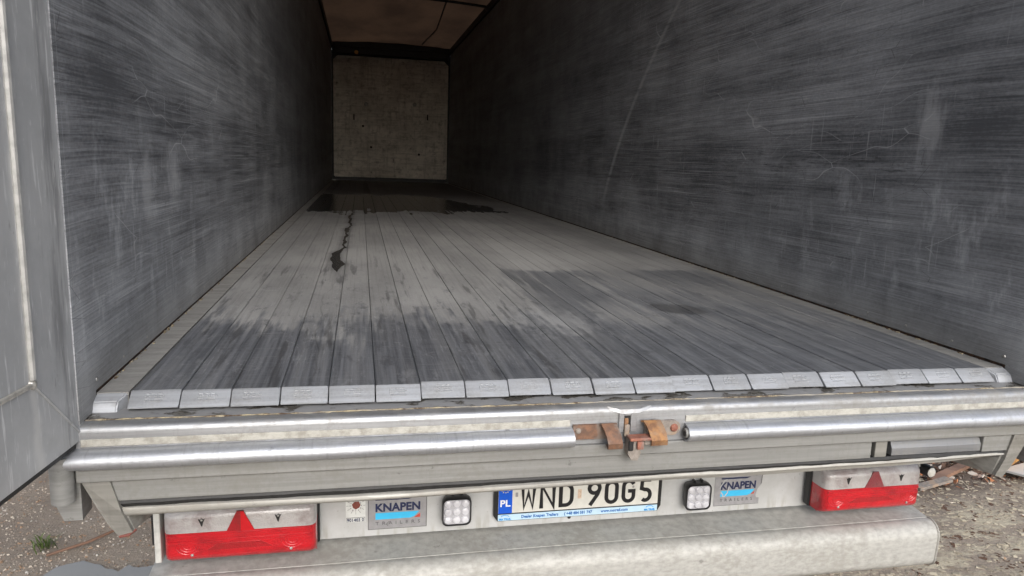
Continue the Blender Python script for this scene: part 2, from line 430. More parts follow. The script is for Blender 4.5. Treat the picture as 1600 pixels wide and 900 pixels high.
def door_material():
    n = NT('door_alu')
    x, y, z = n.xyz()
    big = n.noise(n.pos(), 3.0, 6, 0.65)
    spk = n.noise(n.scale(n.pos(), (60, 60, 22)), 1, 3, 0.6)
    vs_ = n.noise(n.scale(n.pos(), (40, 40, 3)), 1, 5, 0.65)
    c = n.mix(n.ramp(big, 0.3, 0.7), (0.47, 0.48, 0.495), (0.36, 0.37, 0.385))
    c = n.mix(n.mul(n.ramp(vs_, 0.5, 0.75), 0.4), c, (0.33, 0.335, 0.345))
    c = n.mix(n.mul(n.ramp(spk, 0.64, 0.72), 0.5), c, (0.62, 0.63, 0.64))
    w = n.ramp(n.math('ABSOLUTE', n.add(n.sub(y, -0.10), n.mul(n.sub(n.noise(n.scale(n.pos(), (1, 12, 5)), 1, 4), 0.5), 0.10))), 0.03, 0.0)
    c = n.mix(n.mul(n.mul(w, n.ramp(vs_, 0.42, 0.62)), 0.5), c, (0.12, 0.122, 0.127))
    w2 = n.ramp(n.math('ABSOLUTE', n.add(n.sub(y, -0.215), n.mul(n.sub(n.noise(n.scale(n.pos(), (1, 9, 14)), 1, 4), 0.5), 0.05))), 0.022, 0.002)
    c = n.mix(n.mul(w2, 0.6), c, (0.60, 0.60, 0.595))
    rn = n.ramp(n.noise(n.scale(n.pos(), (90, 90, 7)), 1, 3, 0.7), 0.58, 0.70)
    c = n.mix(n.mul(rn, 0.75), c, (0.66, 0.67, 0.685))
    dkp = n.ramp(n.noise(n.scale(n.pos(), (50, 50, 9)), 1, 4, 0.75), 0.62, 0.72)
    c = n.mix(n.mul(dkp, 0.7), c, (0.18, 0.182, 0.19))
    n.set(col=c, rough=n.ramp(big, 0.3, 0.7, 0.46, 0.6), metal=0.3)
    n.bump(spk, 0.0008, 0.4)
    M['door'] = n.m
door_material()

alu('edge_dust', (0.34, 0.335, 0.32), 0.6, 0.15, dirt=(0.24, 0.235, 0.225), damt=0.7)
flat('black_rubber', (0.018, 0.018, 0.019), 0.55, 0, 0.4, 60)
flat('black_plastic', (0.014, 0.014, 0.015), 0.38, 0, 0.3, 60)
flat('dark_steel', (0.022, 0.021, 0.021), 0.6, 0.2, 0.4, 12)
flat('dark_rail', (0.03, 0.029, 0.028), 0.6, 0.3, 0.4, 8)
flat('sub_floor', (0.03, 0.028, 0.026), 0.8, 0, 0.4, 8)
flat('screw_metal', (0.45, 0.44, 0.42), 0.4, 0.7, 0.4, 300)
flat('weld', (0.60, 0.58, 0.54), 0.45, 0.6, 0.3, 60)
flat('weld_yellow', (0.47, 0.465, 0.45), 0.55, 0.3, 0.3, 40)
flat('letter_black', (0.012, 0.012, 0.014), 0.35, 0, 0.2, 90)
flat('plate_white', (0.66, 0.65, 0.60), 0.38, 0, 0.10, 40)
flat('eu_blue', (0.006, 0.10, 0.62), 0.35, 0, 0.1, 40)
flat('eu_star', (0.85, 0.72, 0.25), 0.4, 0, 0.1, 40)
flat('print_white', (0.85, 0.85, 0.85), 0.4, 0, 0.05, 40)
flat('strip_blue', (0.50, 0.68, 0.82), 0.4, 0, 0.08, 40)
flat('strip_text', (0.02, 0.13, 0.42), 0.4, 0, 0.05, 40)
flat('logo_cyan', (0.05, 0.48, 0.80), 0.4, 0, 0.06, 40)
flat('badge_silver', (0.34, 0.335, 0.345), 0.45, 0.2, 0.15, 40)
flat('badge_edge', (0.15, 0.145, 0.15), 0.5, 0.2, 0.2, 40)
flat('navy', (0.014, 0.022, 0.075), 0.4, 0, 0.1, 40)
flat('logo_blue', (0.02, 0.30, 0.72), 0.4, 0, 0.06, 40)
flat('logo_red', (0.55, 0.06, 0.035), 0.4, 0, 0.06, 40)
flat('grey_print', (0.11, 0.105, 0.12), 0.45, 0, 0.1, 40)
flat('sticker_white', (0.66, 0.67, 0.65), 0.45, 0, 0.12, 60)
flat('seal_brown', (0.20, 0.05, 0.035), 0.6, 0, 0.3, 120)
flat('hologram', (0.66, 0.50, 0.38), 0.4, 0, 0.3, 200)
flat('reflector_red_lit', (0.55, 0.012, 0.018), 0.25, 0, 0.1, 60)  # brighter red painted as the lit half of the triangle reflector
flat('orange_lens', (0.85, 0.50, 0.16), 0.35, 0, 0.1, 60)

def panel_material():
    n = NT('white_panel')
    x, y, z = n.xyz()
    f = n.noise(n.pos(), 9, 5, 0.65)
    v = n.noise(n.scale(n.pos(), (40, 1, 5)), 1, 4, 0.6)
    s = n.noise(n.pos(), 60, 4, 0.7)
    c = n.mix(n.ramp(f, 0.35, 0.7), (0.51, 0.515, 0.515), (0.43, 0.432, 0.425))
    c = n.mix(n.mul(n.mul(n.ramp(v, 0.5, 0.7), n.ramp(z, -0.49, -0.555)), 0.75), c, (0.34, 0.325, 0.29))
    c = n.mix(n.mul(n.ramp(s, 0.66, 0.72), 0.6), c, (0.25, 0.235, 0.21))
    n.set(col=c, rough=0.42)
    M['white_panel'] = n.m
panel_material()

def lens_material(name, col, dirt, rough):
    n = NT(name)
    x, y, z = n.xyz()
    f = n.noise(n.pos(), 14, 5, 0.65)
    g = n.noise(n.scale(n.pos(), (8, 8, 60)), 1, 3, 0.5)
    c = n.mix(n.ramp(f, 0.42, 0.72), col, dirt)
    c = n.mix(n.mul(n.ramp(g, 0.4, 0.7), 0.25), c, tuple(v * 0.6 for v in col))
    n.set(col=c, rough=rough, coat=0.8, coatr=0.12)
    n.bump(n.voro(n.scale(n.pos(), (1, 0.2, 1)), 190, 'F1'), 0.0016, 0.6)
    M[name] = n.m
lens_material('lens_red', (0.50, 0.004, 0.012), (0.30, 0.005, 0.011), 0.3)
lens_material('lens_red_dark', (0.34, 0.004, 0.010), (0.24, 0.008, 0.010), 0.3)
lens_material('lens_muted', (0.24, 0.03, 0.04), (0.20, 0.05, 0.055), 0.35)
lens_material('lens_clear', (0.44, 0.42, 0.415), (0.27, 0.225, 0.22), 0.35)
lens_material('led_lens', (0.66, 0.66, 0.70), (0.42, 0.42, 0.46), 0.12)
n = NT('led_reflector'); n.set(col=(0.50, 0.50, 0.53), rough=0.35, metal=0.3); M['led_reflector'] = n.m

def ground_material():
    n = NT('ground')
    x, y, z = n.xyz()
    f = n.noise(n.pos(), 1.3, 6, 0.65)
    g = n.noise(n.pos(), 34, 5, 0.75)
    c = n.mix(n.ramp(f, 0.35, 0.68), (0.32, 0.265, 0.212), (0.22, 0.178, 0.142))
    pb = n.voro(n.pos(), 70, 'F1', 1)
    c = n.mix(n.mul(n.ramp(g, 0.5, 0.72), 0.5), c, (0.27, 0.24, 0.20))
    # trodden pale wood-chip area on the right of the trailer
    pn = n.noise(n.scale(n.pos(), (3.0, 7.5, 1)), 1, 6, 0.7)
    ch = n.mul(n.ramp(pn, 0.44, 0.60), n.mul(n.ramp(x, 1.2, 1.7), n.ramp(n.add(y, n.mul(f, 0.5)), 1.85, 1.6)))
    c = n.mix(n.mul(ch, 0.85), c, (0.50, 0.445, 0.335))
    dk = n.mul(n.ramp(n.add(y, n.mul(f, 0.6)), 1.75, 2.0), n.ramp(x, 1.6, 2.0))
    c = n.mix(n.mul(dk, 0.75), c, (0.065, 0.042, 0.032))
    n.set(col=c, rough=0.9)
    n.bump(n.add(g, n.mul(pn, 0.6)), 0.02, 0.8)
    M['ground'] = n.m
ground_material()

def stone_material():
    n = NT('stones')
    x, y, z = n.xyz()
    r = n.voro(n.scale(n.pos(), (1, 1, 1)), 33, 'F1', 1)
    sep = n.t.nodes.new('ShaderNodeSeparateColor')
    n.t.links.new(r, sep.inputs[0])
    c = n.mix(sep.outputs[0], (0.22, 0.18, 0.145), (0.58, 0.51, 0.43))
    c = n.mix(n.ramp(sep.outputs[1], 0.6, 0.8), c, (0.30, 0.20, 0.13))
    c = n.mix(n.ramp(sep.outputs[2], 0.92, 0.95), c, (0.52, 0.49, 0.45))
    n.set(col=c, rough=0.8)
    M['stones'] = n.m
stone_material()

def chips_material():
    n = NT('chips')
    r = n.voro(n.pos(), 21, 'F1', 1)
    sep = n.t.nodes.new('ShaderNodeSeparateColor')
    n.t.links.new(r, sep.inputs[0])
    c = n.mix(sep.outputs[0], (0.25, 0.21, 0.16), (0.52, 0.465, 0.355))
    c = n.mix(n.ramp(sep.outputs[1], 0.75, 0.85), c, (0.10, 0.055, 0.035))
    n.set(col=c, rough=0.85)
    M['chips'] = n.m
    n = NT('bark')
    r = n.voro(n.pos(), 24, 'F1', 1)
    sep = n.t.nodes.new('ShaderNodeSeparateColor')
    n.t.links.new(r, sep.inputs[0])
    c = n.mix(sep.outputs[0], (0.045, 0.026, 0.019), (0.17, 0.095, 0.062))
    c = n.mix(n.ramp(sep.outputs[1], 0.82, 0.9), c, (0.50, 0.45, 0.40))
    c = n.mix(n.ramp(sep.outputs[2], 0.9, 0.95), c, (0.48, 0.20, 0.09))
    n.set(col=c, rough=0.85)
    M['bark'] = n.m
chips_material()

def wood_material(name, a, b):
    n = NT(name)
    g = n.noise(n.scale(n.pos(), (3, 3, 40)), 1, 5, 0.6, 0.6)
    f = n.noise(n.pos(), 8, 4)
    c = n.mix(n.ramp(g, 0.35, 0.65), a, b)
    c = n.mix(n.mul(n.ramp(f, 0.5, 0.7), 0.4), c, tuple(v * 0.5 for v in b))
    n.set(col=c, rough=0.65)
    n.bump(g, 0.002, 0.5)
    M[name] = n.m
wood_material('timber', (0.52, 0.27, 0.075), (0.36, 0.17, 0.05))
wood_material('lath', (0.26, 0.15, 0.10), (0.16, 0.09, 0.06))
flat('pale_board', (0.62, 0.63, 0.62), 0.5, 0, 0.2, 9)
flat('green_leaf', (0.10, 0.15, 0.035), 0.6, 0, 0.4, 60)
n = NT('water'); n.set(col=(0.24, 0.235, 0.22), rough=0.03, spec=0.6); n.bump(n.noise(n.pos(), 9, 2), 0.001, 0.3); M['water'] = n.m
flat('tyre', (0.02, 0.02, 0.021), 0.75, 0, 0.3, 20)
flat('white_bracket', (0.58, 0.58, 0.55), 0.45, 0, 0.25, 30)

# ------------------------------------------------------------------ mesh helpers (all shapes are given in world metres)
class MB:
    def __init__(s):
        s.bm = bmesh.new()
    def box(s, x0, x1, y0, y1, z0, z1, bev=0.0, seg=2):
        r = bmesh.ops.create_cube(s.bm, size=1.0)
        vs_ = r['verts']
        for v in vs_:
            v.co = Vector((x0 + (v.co.x + .5) * (x1 - x0), y0 + (v.co.y + .5) * (y1 - y0), z0 + (v.co.z + .5) * (z1 - z0)))
        if bev > 0:
            es = list({e for v in vs_ for e in v.link_edges})
            bmesh.ops.bevel(s.bm, geom=es, offset=bev, segments=seg, profile=0.5, affect='EDGES')
        return s
    def prism(s, pts, axis, a, b):
        """extrude a closed 2-D outline along an axis; outline in the other two axes in xyz order"""
        def P(q, t):
            if axis == 0: return Vector((t, q[0], q[1]))
            if axis == 1: return Vector((q[0], t, q[1]))
            return Vector((q[0], q[1], t))
        va = [s.bm.verts.new(P(q, a)) for q in pts]
        vb = [s.bm.verts.new(P(q, b)) for q in pts]
        k = len(pts)
        for i in range(k):
            s.bm.faces.new((va[i], va[(i + 1) % k], vb[(i + 1) % k], vb[i]))
        s.bm.faces.new(va[::-1]); s.bm.faces.new(vb)
        return s
    def loft(s, rings, closed=True, caps=True):
        vv = [[s.bm.verts.new(p) for p in r] for r in rings]
        k = len(rings[0])
        for i in range(len(vv) - 1):
            for j in range(k if closed else k - 1):
                s.bm.faces.new((vv[i][j], vv[i][(j + 1) % k], vv[i + 1][(j + 1) % k], vv[i + 1][j]))
        if caps and closed:
            s.bm.faces.new(vv[0][::-1]); s.bm.faces.new(vv[-1])
        return s
    def tube(s, path, r, seg=10, squash=None):
        rings = []
        path = [Vector(p) for p in path]
        for i, p in enumerate(path):
            d = (path[min(i + 1, len(path) - 1)] - path[max(i - 1, 0)]).normalized()
            ref = Vector((0, 0, 1)) if abs(d.z) < 0.9 else Vector((1, 0, 0))
            u = d.cross(ref).normalized(); w = u.cross(d)
            rr = r[i] if isinstance(r, (list, tuple)) else r
            rings.append([p + (u * math.cos(2 * math.pi * k / seg) + w * math.sin(2 * math.pi * k / seg) * (squash or 1)) * rr for k in range(seg)])
        return s.loft(rings)
    def cyl(s, a, b, r, seg=16, r2=None):
        return s.tube([a, b], [r, r if r2 is None else r2], seg)
    def dome(s, c, r, n_, h, seg=8):
        """low rivet / screw head at c, axis n_"""
        n_ = Vector(n_).normalized()
        ref = Vector((0, 0, 1)) if abs(n_.z) < 0.9 else Vector((1, 0, 0))
        u = n_.cross(ref).normalized(); w = u.cross(n_)
        c = Vector(c)
        rings = []
        for t, hh in ((1, 0), (0.8, 0.65), (0.35, 1.0)):
            rings.append([c + n_ * h * hh + (u * math.cos(2 * math.pi * k / seg) + w * math.sin(2 * math.pi * k / seg)) * r * t for k in range(seg)])
        return s.loft(rings)
    def sheet(s, rows):
        return s.loft(rows, closed=False, caps=False)
    def build(s, name, mat, parent=None, smooth=False, label=None, angle=35, origin=None):
        bm = s.bm
        bmesh.ops.recalc_face_normals(bm, faces=bm.faces)
        me = bpy.data.meshes.new(name)
        if origin is None:
            xs = [v.co for v in bm.verts]
            lo = Vector((min(v.x for v in xs), min(v.y for v in xs), min(v.z for v in xs)))
            hi = Vector((max(v.x for v in xs), max(v.y for v in xs), max(v.z for v in xs)))
            origin = Vector(((lo.x + hi.x) / 2, (lo.y + hi.y) / 2, lo.z))
        origin = Vector(origin)
        for v in bm.verts:
            v.co -= origin
        if smooth:
            for f in bm.faces: f.smooth = True
            for e in bm.edges:
                if len(e.link_faces) == 2 and e.calc_face_angle(0) > R(angle):
                    e.smooth = False
        bm.to_mesh(me); bm.free()
        me.materials.append(M[mat] if isinstance(mat, str) else mat)
        return place(name, me, origin, parent, label)

WL = {}
def place(name, me, wloc, parent=None, label=None):
    o = bpy.data.objects.new(name, me)
    C.objects.link(o)
    wloc = Vector(wloc)
    if parent is not None:
        o.parent = parent
        o.location = wloc - WL[parent.name]
    else:
        o.location = wloc
    WL[o.name] = wloc
    if label: o['label'] = label
    return o

def tag(o, label, cat, group=None, kind=None):
    if label: o['label'] = label
    if cat: o['category'] = cat
    if group: o['group'] = group
    if kind: o['kind'] = kind
    return o

def ribbon(mb, pts, w, y, closed=False, depth=0.0008):
    """flat stroke of constant width in an XZ plane facing -Y"""
    P = [Vector((a, b)) for a, b in pts]
    k = len(P)
    L, Rr = [], []
    for i in range(k):
        if closed:
            a, b, c = P[i - 1], P[i], P[(i + 1) % k]
        else:
            a, b, c = P[max(i - 1, 0)], P[i], P[min(i + 1, k - 1)]
        d1 = (b - a).normalized() if (b - a).length > 1e-9 else (c - b).normalized()
        d2 = (c - b).normalized() if (c - b).length > 1e-9 else d1
        n1 = Vector((-d1.y, d1.x)); n2 = Vector((-d2.y, d2.x))
        nn = (n1 + n2)
        nn = nn / max(nn.length_squared, 0.45) * 2
        L.append(b + nn * w / 2); Rr.append(b - nn * w / 2)
    rings = []
    for a, b in zip(L, Rr):
        rings.append([Vector((a.x, y, a.y)), Vector((a.x, y - depth, a.y)), Vector((b.x, y - depth, b.y)), Vector((b.x, y, b.y))])
    if closed:
        rings.append(rings[0])
        mb.loft(rings, True, False)
        bmesh.ops.remove_doubles(mb.bm, verts=mb.bm.verts, dist=1e-6)
    else:
        mb.loft(rings)

def text(name, body, x, z, y, size, mat, parent, sx=1.0, bold=0.0, spacing=1.0, width=None, depth=0.0004, shear=0.0):
    cu = bpy.data.curves.new(name, 'FONT')
    cu.body = body; cu.size = size; cu.offset = bold; cu.space_character = spacing; cu.extrude = depth; cu.shear = shear
    cu.resolution_u = 3
    o = bpy.data.objects.new(name, cu)
    C.objects.link(o)
    dg = bpy.context.evaluated_depsgraph_get()
    me = bpy.data.meshes.new_from_object(o.evaluated_get(dg))
    bpy.data.objects.remove(o); bpy.data.curves.remove(cu)
    xs = [v.co.x for v in me.vertices]
    x0, x1 = min(xs), max(xs)
    k = sx if width is None else width / (x1 - x0)
    for v in me.vertices:
        v.co = Vector(((v.co.x - x0) * k, -v.co.z, v.co.y))
    me.materials.clear(); me.materials.append(M[mat])
    me.name = name
    return place(name, me, (x, y, z), parent)

def interp(x, kn):
    if x <= kn[0][0]: return kn[0][1]
    for (a, va), (b, vb) in zip(kn, kn[1:]):
        if x <= b: return va + (vb - va) * (x - a) / (b - a)
    return kn[-1][1]

def arc(cx, cz, rx, rz, a0, a1, k):
    return [(cx + rx * math.cos(R(a0 + (a1 - a0) * i / k)), cz + rz * math.sin(R(a0 + (a1 - a0) * i / k))) for i in range(k + 1)]

# ------------------------------------------------------------------ setting
GZ = -1.22
mb = MB()
mb.sheet([[Vector((sx, sy, GZ)) for sx in (-150, -20, -6, 6, 20, 150)] for sy in (-150, -20, -6, 6, 20, 150)])
ground = mb.build('ground', 'ground', origin=(0, 0, GZ))
ground['kind'] = 'structure'

W = 1.2526          # half inner width
D = 14.46           # depth of the headboard
HW = 2.74           # wall height

# ------------------------------------------------------------------ the trailer
trailer = bpy.data.objects.new('semi_trailer', None)
C.objects.link(trailer)
trailer.location = (0, 6, GZ)
trailer.empty_display_size = 0.5
WL['semi_trailer'] = Vector((0, 6, GZ))
tag(trailer, 'open rear of a grey aluminium moving floor semi trailer with scratched dark inner walls', 'trailer')
T = trailer

# side walls
for sgn, mt, nm in ((-1, 'wall_left', 'left'), (1, 'wall_right', 'right')):
    mb = MB()
    mb.box(min(sgn * W, sgn * (W + .035)), max(sgn * W, sgn * (W + .035)), -0.066, D + 0.25, 0.006, HW)
    w = mb.build('side_wall', mt, T, label='dark grey scratched inner wall on the %s of the load bed' % nm)
    mb = MB()      # rusty joint under the liner
    mb.box(min(sgn * (W + .004), sgn * (W + .03)), max(sgn * (W + .004), sgn * (W + .03)), 0.042, D + 0.2, -0.037, 0.0058)
    mb.build('wall_joint', 'joint_rust', w)
    mb = MB()      # top rail
    mb.box(min(sgn * (W - .03), sgn * (W + .06)), max(sgn * (W - .03), sgn * (W + .06)), -0.02, D + 0.25, HW + .002, HW + 0.11, 0.006)
    mb.build('top_rail', 'dark_rail', T)
    mb = MB(); mb.box(min(sgn * W, sgn * (W + .035)), max(sgn * W, sgn * (W + .035)), -0.066, 0.0415, -0.037, 0.0058)
    mb.build('wall_foot', mt, w)
    rv = MB().dome((sgn * W, 0.05, 0.03), 0.0055, (-sgn, 0, 0), 0.003)
    r0 = rv.build('rivet', 'screw_metal', w, True)
    for i, yy in enumerate((0.25, 0.46, 0.66, 0.856, 1.05, 1.25, 1.46, 1.68, 1.9, 2.1, 2.32)):
        place('rivet', r0.data, (sgn * W, yy, WL[r0.name].z + random.uniform(-.004, .004)), w)
    mb = MB()      # rear post outside the liner
    mb.box(min(sgn * (W + .037), sgn * (W + .085)), max(sgn * (W + .037), sgn * (W + .085)), -0.03, 0.12, -0.13, HW, 0.006)
    mb.build('corner_post', 'dull_alu', T)
    mb = MB()      # outer side rail
    mb.box(min(sgn * (W + .037), sgn * (W + .08)), max(sgn * (W + .037), sgn * (W + .08)), 0.122, D + .25, -0.13, 0.05, 0.006)
    mb.build('side_rail', 'dull_alu', T)

# sub floor under the slats
MB().box(-W, W, 0.04, D + .2, -0.12, -0.062).build('sub_floor', 'sub_floor', T)

# walking floor slats, 21 of them, each with its own bare sloping end and stamp
SW = 0.1125
hw = SW / 2 - 0.0008
prof = [(-hw, -0.026), (-hw, -0.0022), (-hw + .0022, 0), (hw - .0022, 0), (hw, -0.0022), (hw, -0.026)]
SLAT_DY = (0.007, 0.003, 0.000, 0.003, 0.001, -0.001, 0.012, 0.009, 0.013, 0.008, -0.001, -0.004, 0.006, 0.001, -0.002, 0.006, -0.002, -0.007, 0.001, 0.0, -0.003)
slat_mesh = tip_mesh = stamp_mesh = None
for i in range(21):
    cx = -1.18125 + SW * (i + .5)
    dy = SLAT_DY[i]
    dz = random.uniform(-0.0008, 0.0008)
    if slat_mesh is None:
        s = MB().prism(prof, 1, 0.042, D + 0.1).build('floor_slat', 'floor', T, origin=(0, 0, 0))
        slat_mesh = s.data
        s.location = Vector((cx, dy, dz)) - WL['semi_trailer']
        WL[s.name] = Vector((cx, dy, dz))
    else:
        s = place('floor_slat', slat_mesh, (cx, dy, dz), T)
    if tip_mesh is None:
        b = hw - .0008
        mb = MB()
        rows = [[Vector((-b, .0418, -.026)), Vector((-b, .0418, -.0022)), Vector((-b + .0022, .0418, 0)), Vector((b - .0022, .0418, 0)), Vector((b, .0418, -.0022)), Vector((b, .0418, -.026))],
                [Vector((-b, .036, -.027)), Vector((-b, .036, -.0042)), Vector((-b + .003, .036, -.0018)), Vector((b - .003, .036, -.0018)), Vector((b, .036, -.0042)), Vector((b, .036, -.027))],
                [Vector((-b, .006, -.031)), Vector((-b, .006, -.0272)), Vector((-b + .003, .006, -.0255)), Vector((b - .003, .006, -.0255)), Vector((b, .006, -.0272)), Vector((b, .006, -.031))],
                [Vector((-b + .001, .002, -.0315)), Vector((-b + .001, .0015, -.0300)), Vector((-b + .004, .0015, -.029)), Vector((b - .004, .0015, -.029)), Vector((b - .001, .0015, -.0300)), Vector((b - .001, .002, -.0315))]]
        mb.loft(rows)
        tp = mb.build('slat_tip', 'tip_alu', s, True, origin=(0, 0, 0), angle=50)
        tip_mesh = tp.data
        tp.location = (0, 0, 0)
        # stamped lines on the slope
        mb = MB()
        rr = random.Random(3)
        for k, (t, wd, seg) in enumerate(((0.20, .040, 3), (0.38, .044, 9), (0.55, .044, 2), (0.72, .042, 12))):
            yy = .036 - .030 * t; zz = -.0018 - .0237 * t
            x0 = -wd / 2
            for q in range(seg):
                x1 = x0 + wd / seg * rr.uniform(.5, .85)
                hh = .0012 if k != 1 else rr.uniform(.0014, .0024)
                mb.box(x0, x1, yy - hh, yy + hh, zz - .0006, zz + .0022)
                x0 += wd / seg
        st = mb.build('stamped_mark', 'tip_alu', s, origin=(0, 0, 0))
        stamp_mesh = st.data
        st.location = (0, 0, 0)
    else:
        o = bpy.data.objects.new('slat_tip', tip_mesh); C.objects.link(o); o.parent = s
        o.rotation_euler = (R(random.uniform(-.7, .7)), R(random.uniform(-.35, .35)), R(random.uniform(-.5, .5)))
        o = bpy.data.objects.new('stamped_mark', stamp_mesh); C.objects.link(o); o.parent = s
        o.location = (random.uniform(-.008, .008), random.uniform(-.001, .001), random.uniform(-.0008, .0003) - (0.0006 if i in (8, 11, 14) else 0))

# fixed edge strips along the walls
for sgn in (-1, 1):
    a, b = sorted((sgn * (W + .002), sgn * 1.1865))
    pr = [(a, -.05), (a, -.003), (b, -.003), (b, -.05)]
    e = MB().prism(pr, 1, 0.05, D + .1).build('edge_strip', 'edge_dust', T)
    mb = MB()
    c, d = sorted((sgn * (W + .004), sgn * 1.202))
    mb.loft([[Vector((a, .0495, -.052)), Vector((a, .0495, -.003)), Vector((b, .0495, -.003)), Vector((b, .0495, -.052))],
             [Vector((c, .02, -.054)), Vector((c, .02, -.016)), Vector((d, .02, -.016)), Vector((d, .02, -.054))],
             [Vector((c, .008, -.048)), Vector((c, .008, -.040)), Vector((d, .008, -.040)), Vector((d, .008, -.048))]])
    es = [x for x in mb.bm.edges if x.calc_length() > .02]
    bmesh.ops.bevel(mb.bm, geom=es, offset=.003, segments=2, affect='EDGES')
    mb.build('strip_tip', 'tip_alu', e, True)
    mb = MB()      # dirt packed in the corner
    rr = random.Random(5 + sgn)
    for k in range(24):
        px = sgn * (W - rr.uniform(-.004, .012)); py = rr.uniform(-.03, .03)
        q = rr.uniform(.004, .011)
        mb.box(px - q, px + q, py - q, py + q, -.058, -.052 + q * rr.uniform(.3, 1.2), .002, 1)
    for k in range(110):
        px = sgn * (W - rr.uniform(.0, .006)); py = rr.uniform(.1, 3.6)
        q = rr.uniform(.0015, .0042)
        mb.box(px - q * .6, px + q * .6, py - q * 2, py + q * 2, -.0035, -.003 + q * .7)
    mb.build('packed_dirt', 'grime', e)['kind'] = 'stuff'

# headboard at the far end
hb = []
x1 = W - .04; z0, z1 = .088, 2.593; c_ = .09
outl = [(-x1, z0), (x1, z0), (x1, z1 - c_), (x1 - c_, z1), (-x1 + c_, z1), (-x1, z1 - c_)]
H = MB().prism(outl, 1, D, D + .04).build('headboard', 'headboard', T, label='dirty off white moving headboard closing the far end')
for zz in [0.32 + .105 * k for k in range(21)]:
    MB().box(-x1 + .01, x1 - .01, D - .004, D - .0005, zz, zz + .012).build('rib', 'headboard', H)
for px, pz in ((-.535, 1.62), (.497, 1.66)):
    MB().dome((px, D - .004, pz), .045, (0, -1, 0), .02).build('bolt', 'screw_metal', H, True)
for px, pz in ((-.79, 1.34), (.777, 1.40)):
    MB().box(px - .014, px + .014, D - .012, D - .004, pz - .06, pz + .06, .003).build('slot', 'dark_steel', H)
for px, pz in ((-.43, .72), (.6, .60), (-.6, 1.16)):
    MB().dome((px, D - .004, pz), .026, (0, -1, 0), .006).build('hole', 'dark_steel', H)
MB().box(-x1 + .02, x1 - .02, D - .03, D - .006, .075, .1, .004).build('bottom_edge', 'headboard', H)
MB().box(-W + .03, W - .03, D + .005, D + .035, .002, .086).build('rubber_skirt', 'black_rubber', H)
for sgn in (-1, 1):
    a, b = sorted((sgn * (W - .002), sgn * (x1 + .002)))
    MB().box(a, b, D + .01, D + .05, .002, 2.7).build('rubber_lip', 'black_rubber', H)
MB().box(-W + .01, W - .01, D + .06, D + .09, .002, HW + .30).build('front_wall', 'dark_steel', T)
mb = MB(); mb.box(-W + .08, W - .08, D - .14, D - .02, 2.62, 2.74, .01)
B = mb.build('roller_beam', 'dark_rail', T)
MB().dome((-.735, D - .1405, 2.655), .042, (0, -1, 0), .02, 12).build('marker_reflector', 'orange_lens', B, True)
MB().box(-W + .02, W - .02, D - .02, D + .05, 2.76, 2.86, .01).build('roof_header', 'dark_steel', T)

# roof tarpaulin carried by bows
rows = []
for j in range(61):
    y = -0.02 + (D + .2) * j / 60
    row = []
    for i in range(17):
        x = -W - .05 + (2 * W + .1) * i / 16
        ph = ((y - 0.5) / 4.6) % 1.0
        sag = 0.05 * math.sin(math.pi * ph) * (1 - (x / W) ** 2)
        row.append(Vector((x, y, HW + .118 + .06 * (1 - (x / (W + .05)) ** 2) - sag + .006 * math.sin(9 * x + 3 * y))))
    rows.append(row)
tp = MB().sheet(rows).build('roof_tarpaulin', 'tarp', T, True)
for k in range(3):
    y = 0.5 + 4.6 * k
    path = [(x, y, HW + .088 + .06 * (1 - (x / (W + .05)) ** 2)) for x in [-W + .02 + (2 * W - .04) * i / 12 for i in range(13)]]
    bw = MB().tube(path, .02, 8).build('roof_bow', 'dark_rail', T, True)
    for sgn in (-1, 1):
        MB().dome((sgn * (W - .03), y, HW + .06), .022, (-sgn, 0, 0), .012).build('bow_bolt', 'screw_metal', bw, True)
MB().tube([(.62, 9.7, 2.885), (.70, 12.0, 2.83), (.62, 14.2, 2.88)], .012, 6).build('tarp_crease', 'dark_rail', T, True)  # dark tube standing in for the crease line in the tarpaulin

# ------------------------------------------------------------------ rear sill
XE = 1.315
MB().box(-W - .03, W + .03, -.034, .0395, -.062, -.0385).build('threshold_plate', 'threshold', T)
# packed dirt line between plate and sill nose
rr = random.Random(11)
path = []; rad = []
for i in range(240):
    x = -W - .02 + (2 * W + .04) * i / 239
    path.append((x, -.0345 + rr.uniform(-.0012, .0012) + .0015 * math.sin(x * 9), -.0392 + rr.uniform(-.0006, .0006)))
    rad.append(rr.uniform(.0016, .0042))
MB().tube(path, rad, 6, .6).build('dirt_line', 'grime', T)['kind'] = 'stuff'
# sill nose: flat top, rounded front, upright face
nose = [(-.036, -.12), (-.036, -.0400), (-.050, -.0410)] + arc(-.0525, -.0575, .0155, .016, 90, 180, 6)[1:] + [(-.068, -.136), (-.06, -.136)]
NB = MB().prism(nose, 0, -XE + .04, XE - .04).build('sill_nose', 'sill_alu', T, True)
bits = MB()
bits.box(-W, -.142, -.0715, -.0675, -.0875, -.0705, .001, 1)
bits.build('tread_strip', 'tread', T)
MB().box(.168, W, -.0715, -.0675, -.0875, -.0705, .001, 1).build('tread_strip', 'tread', T)

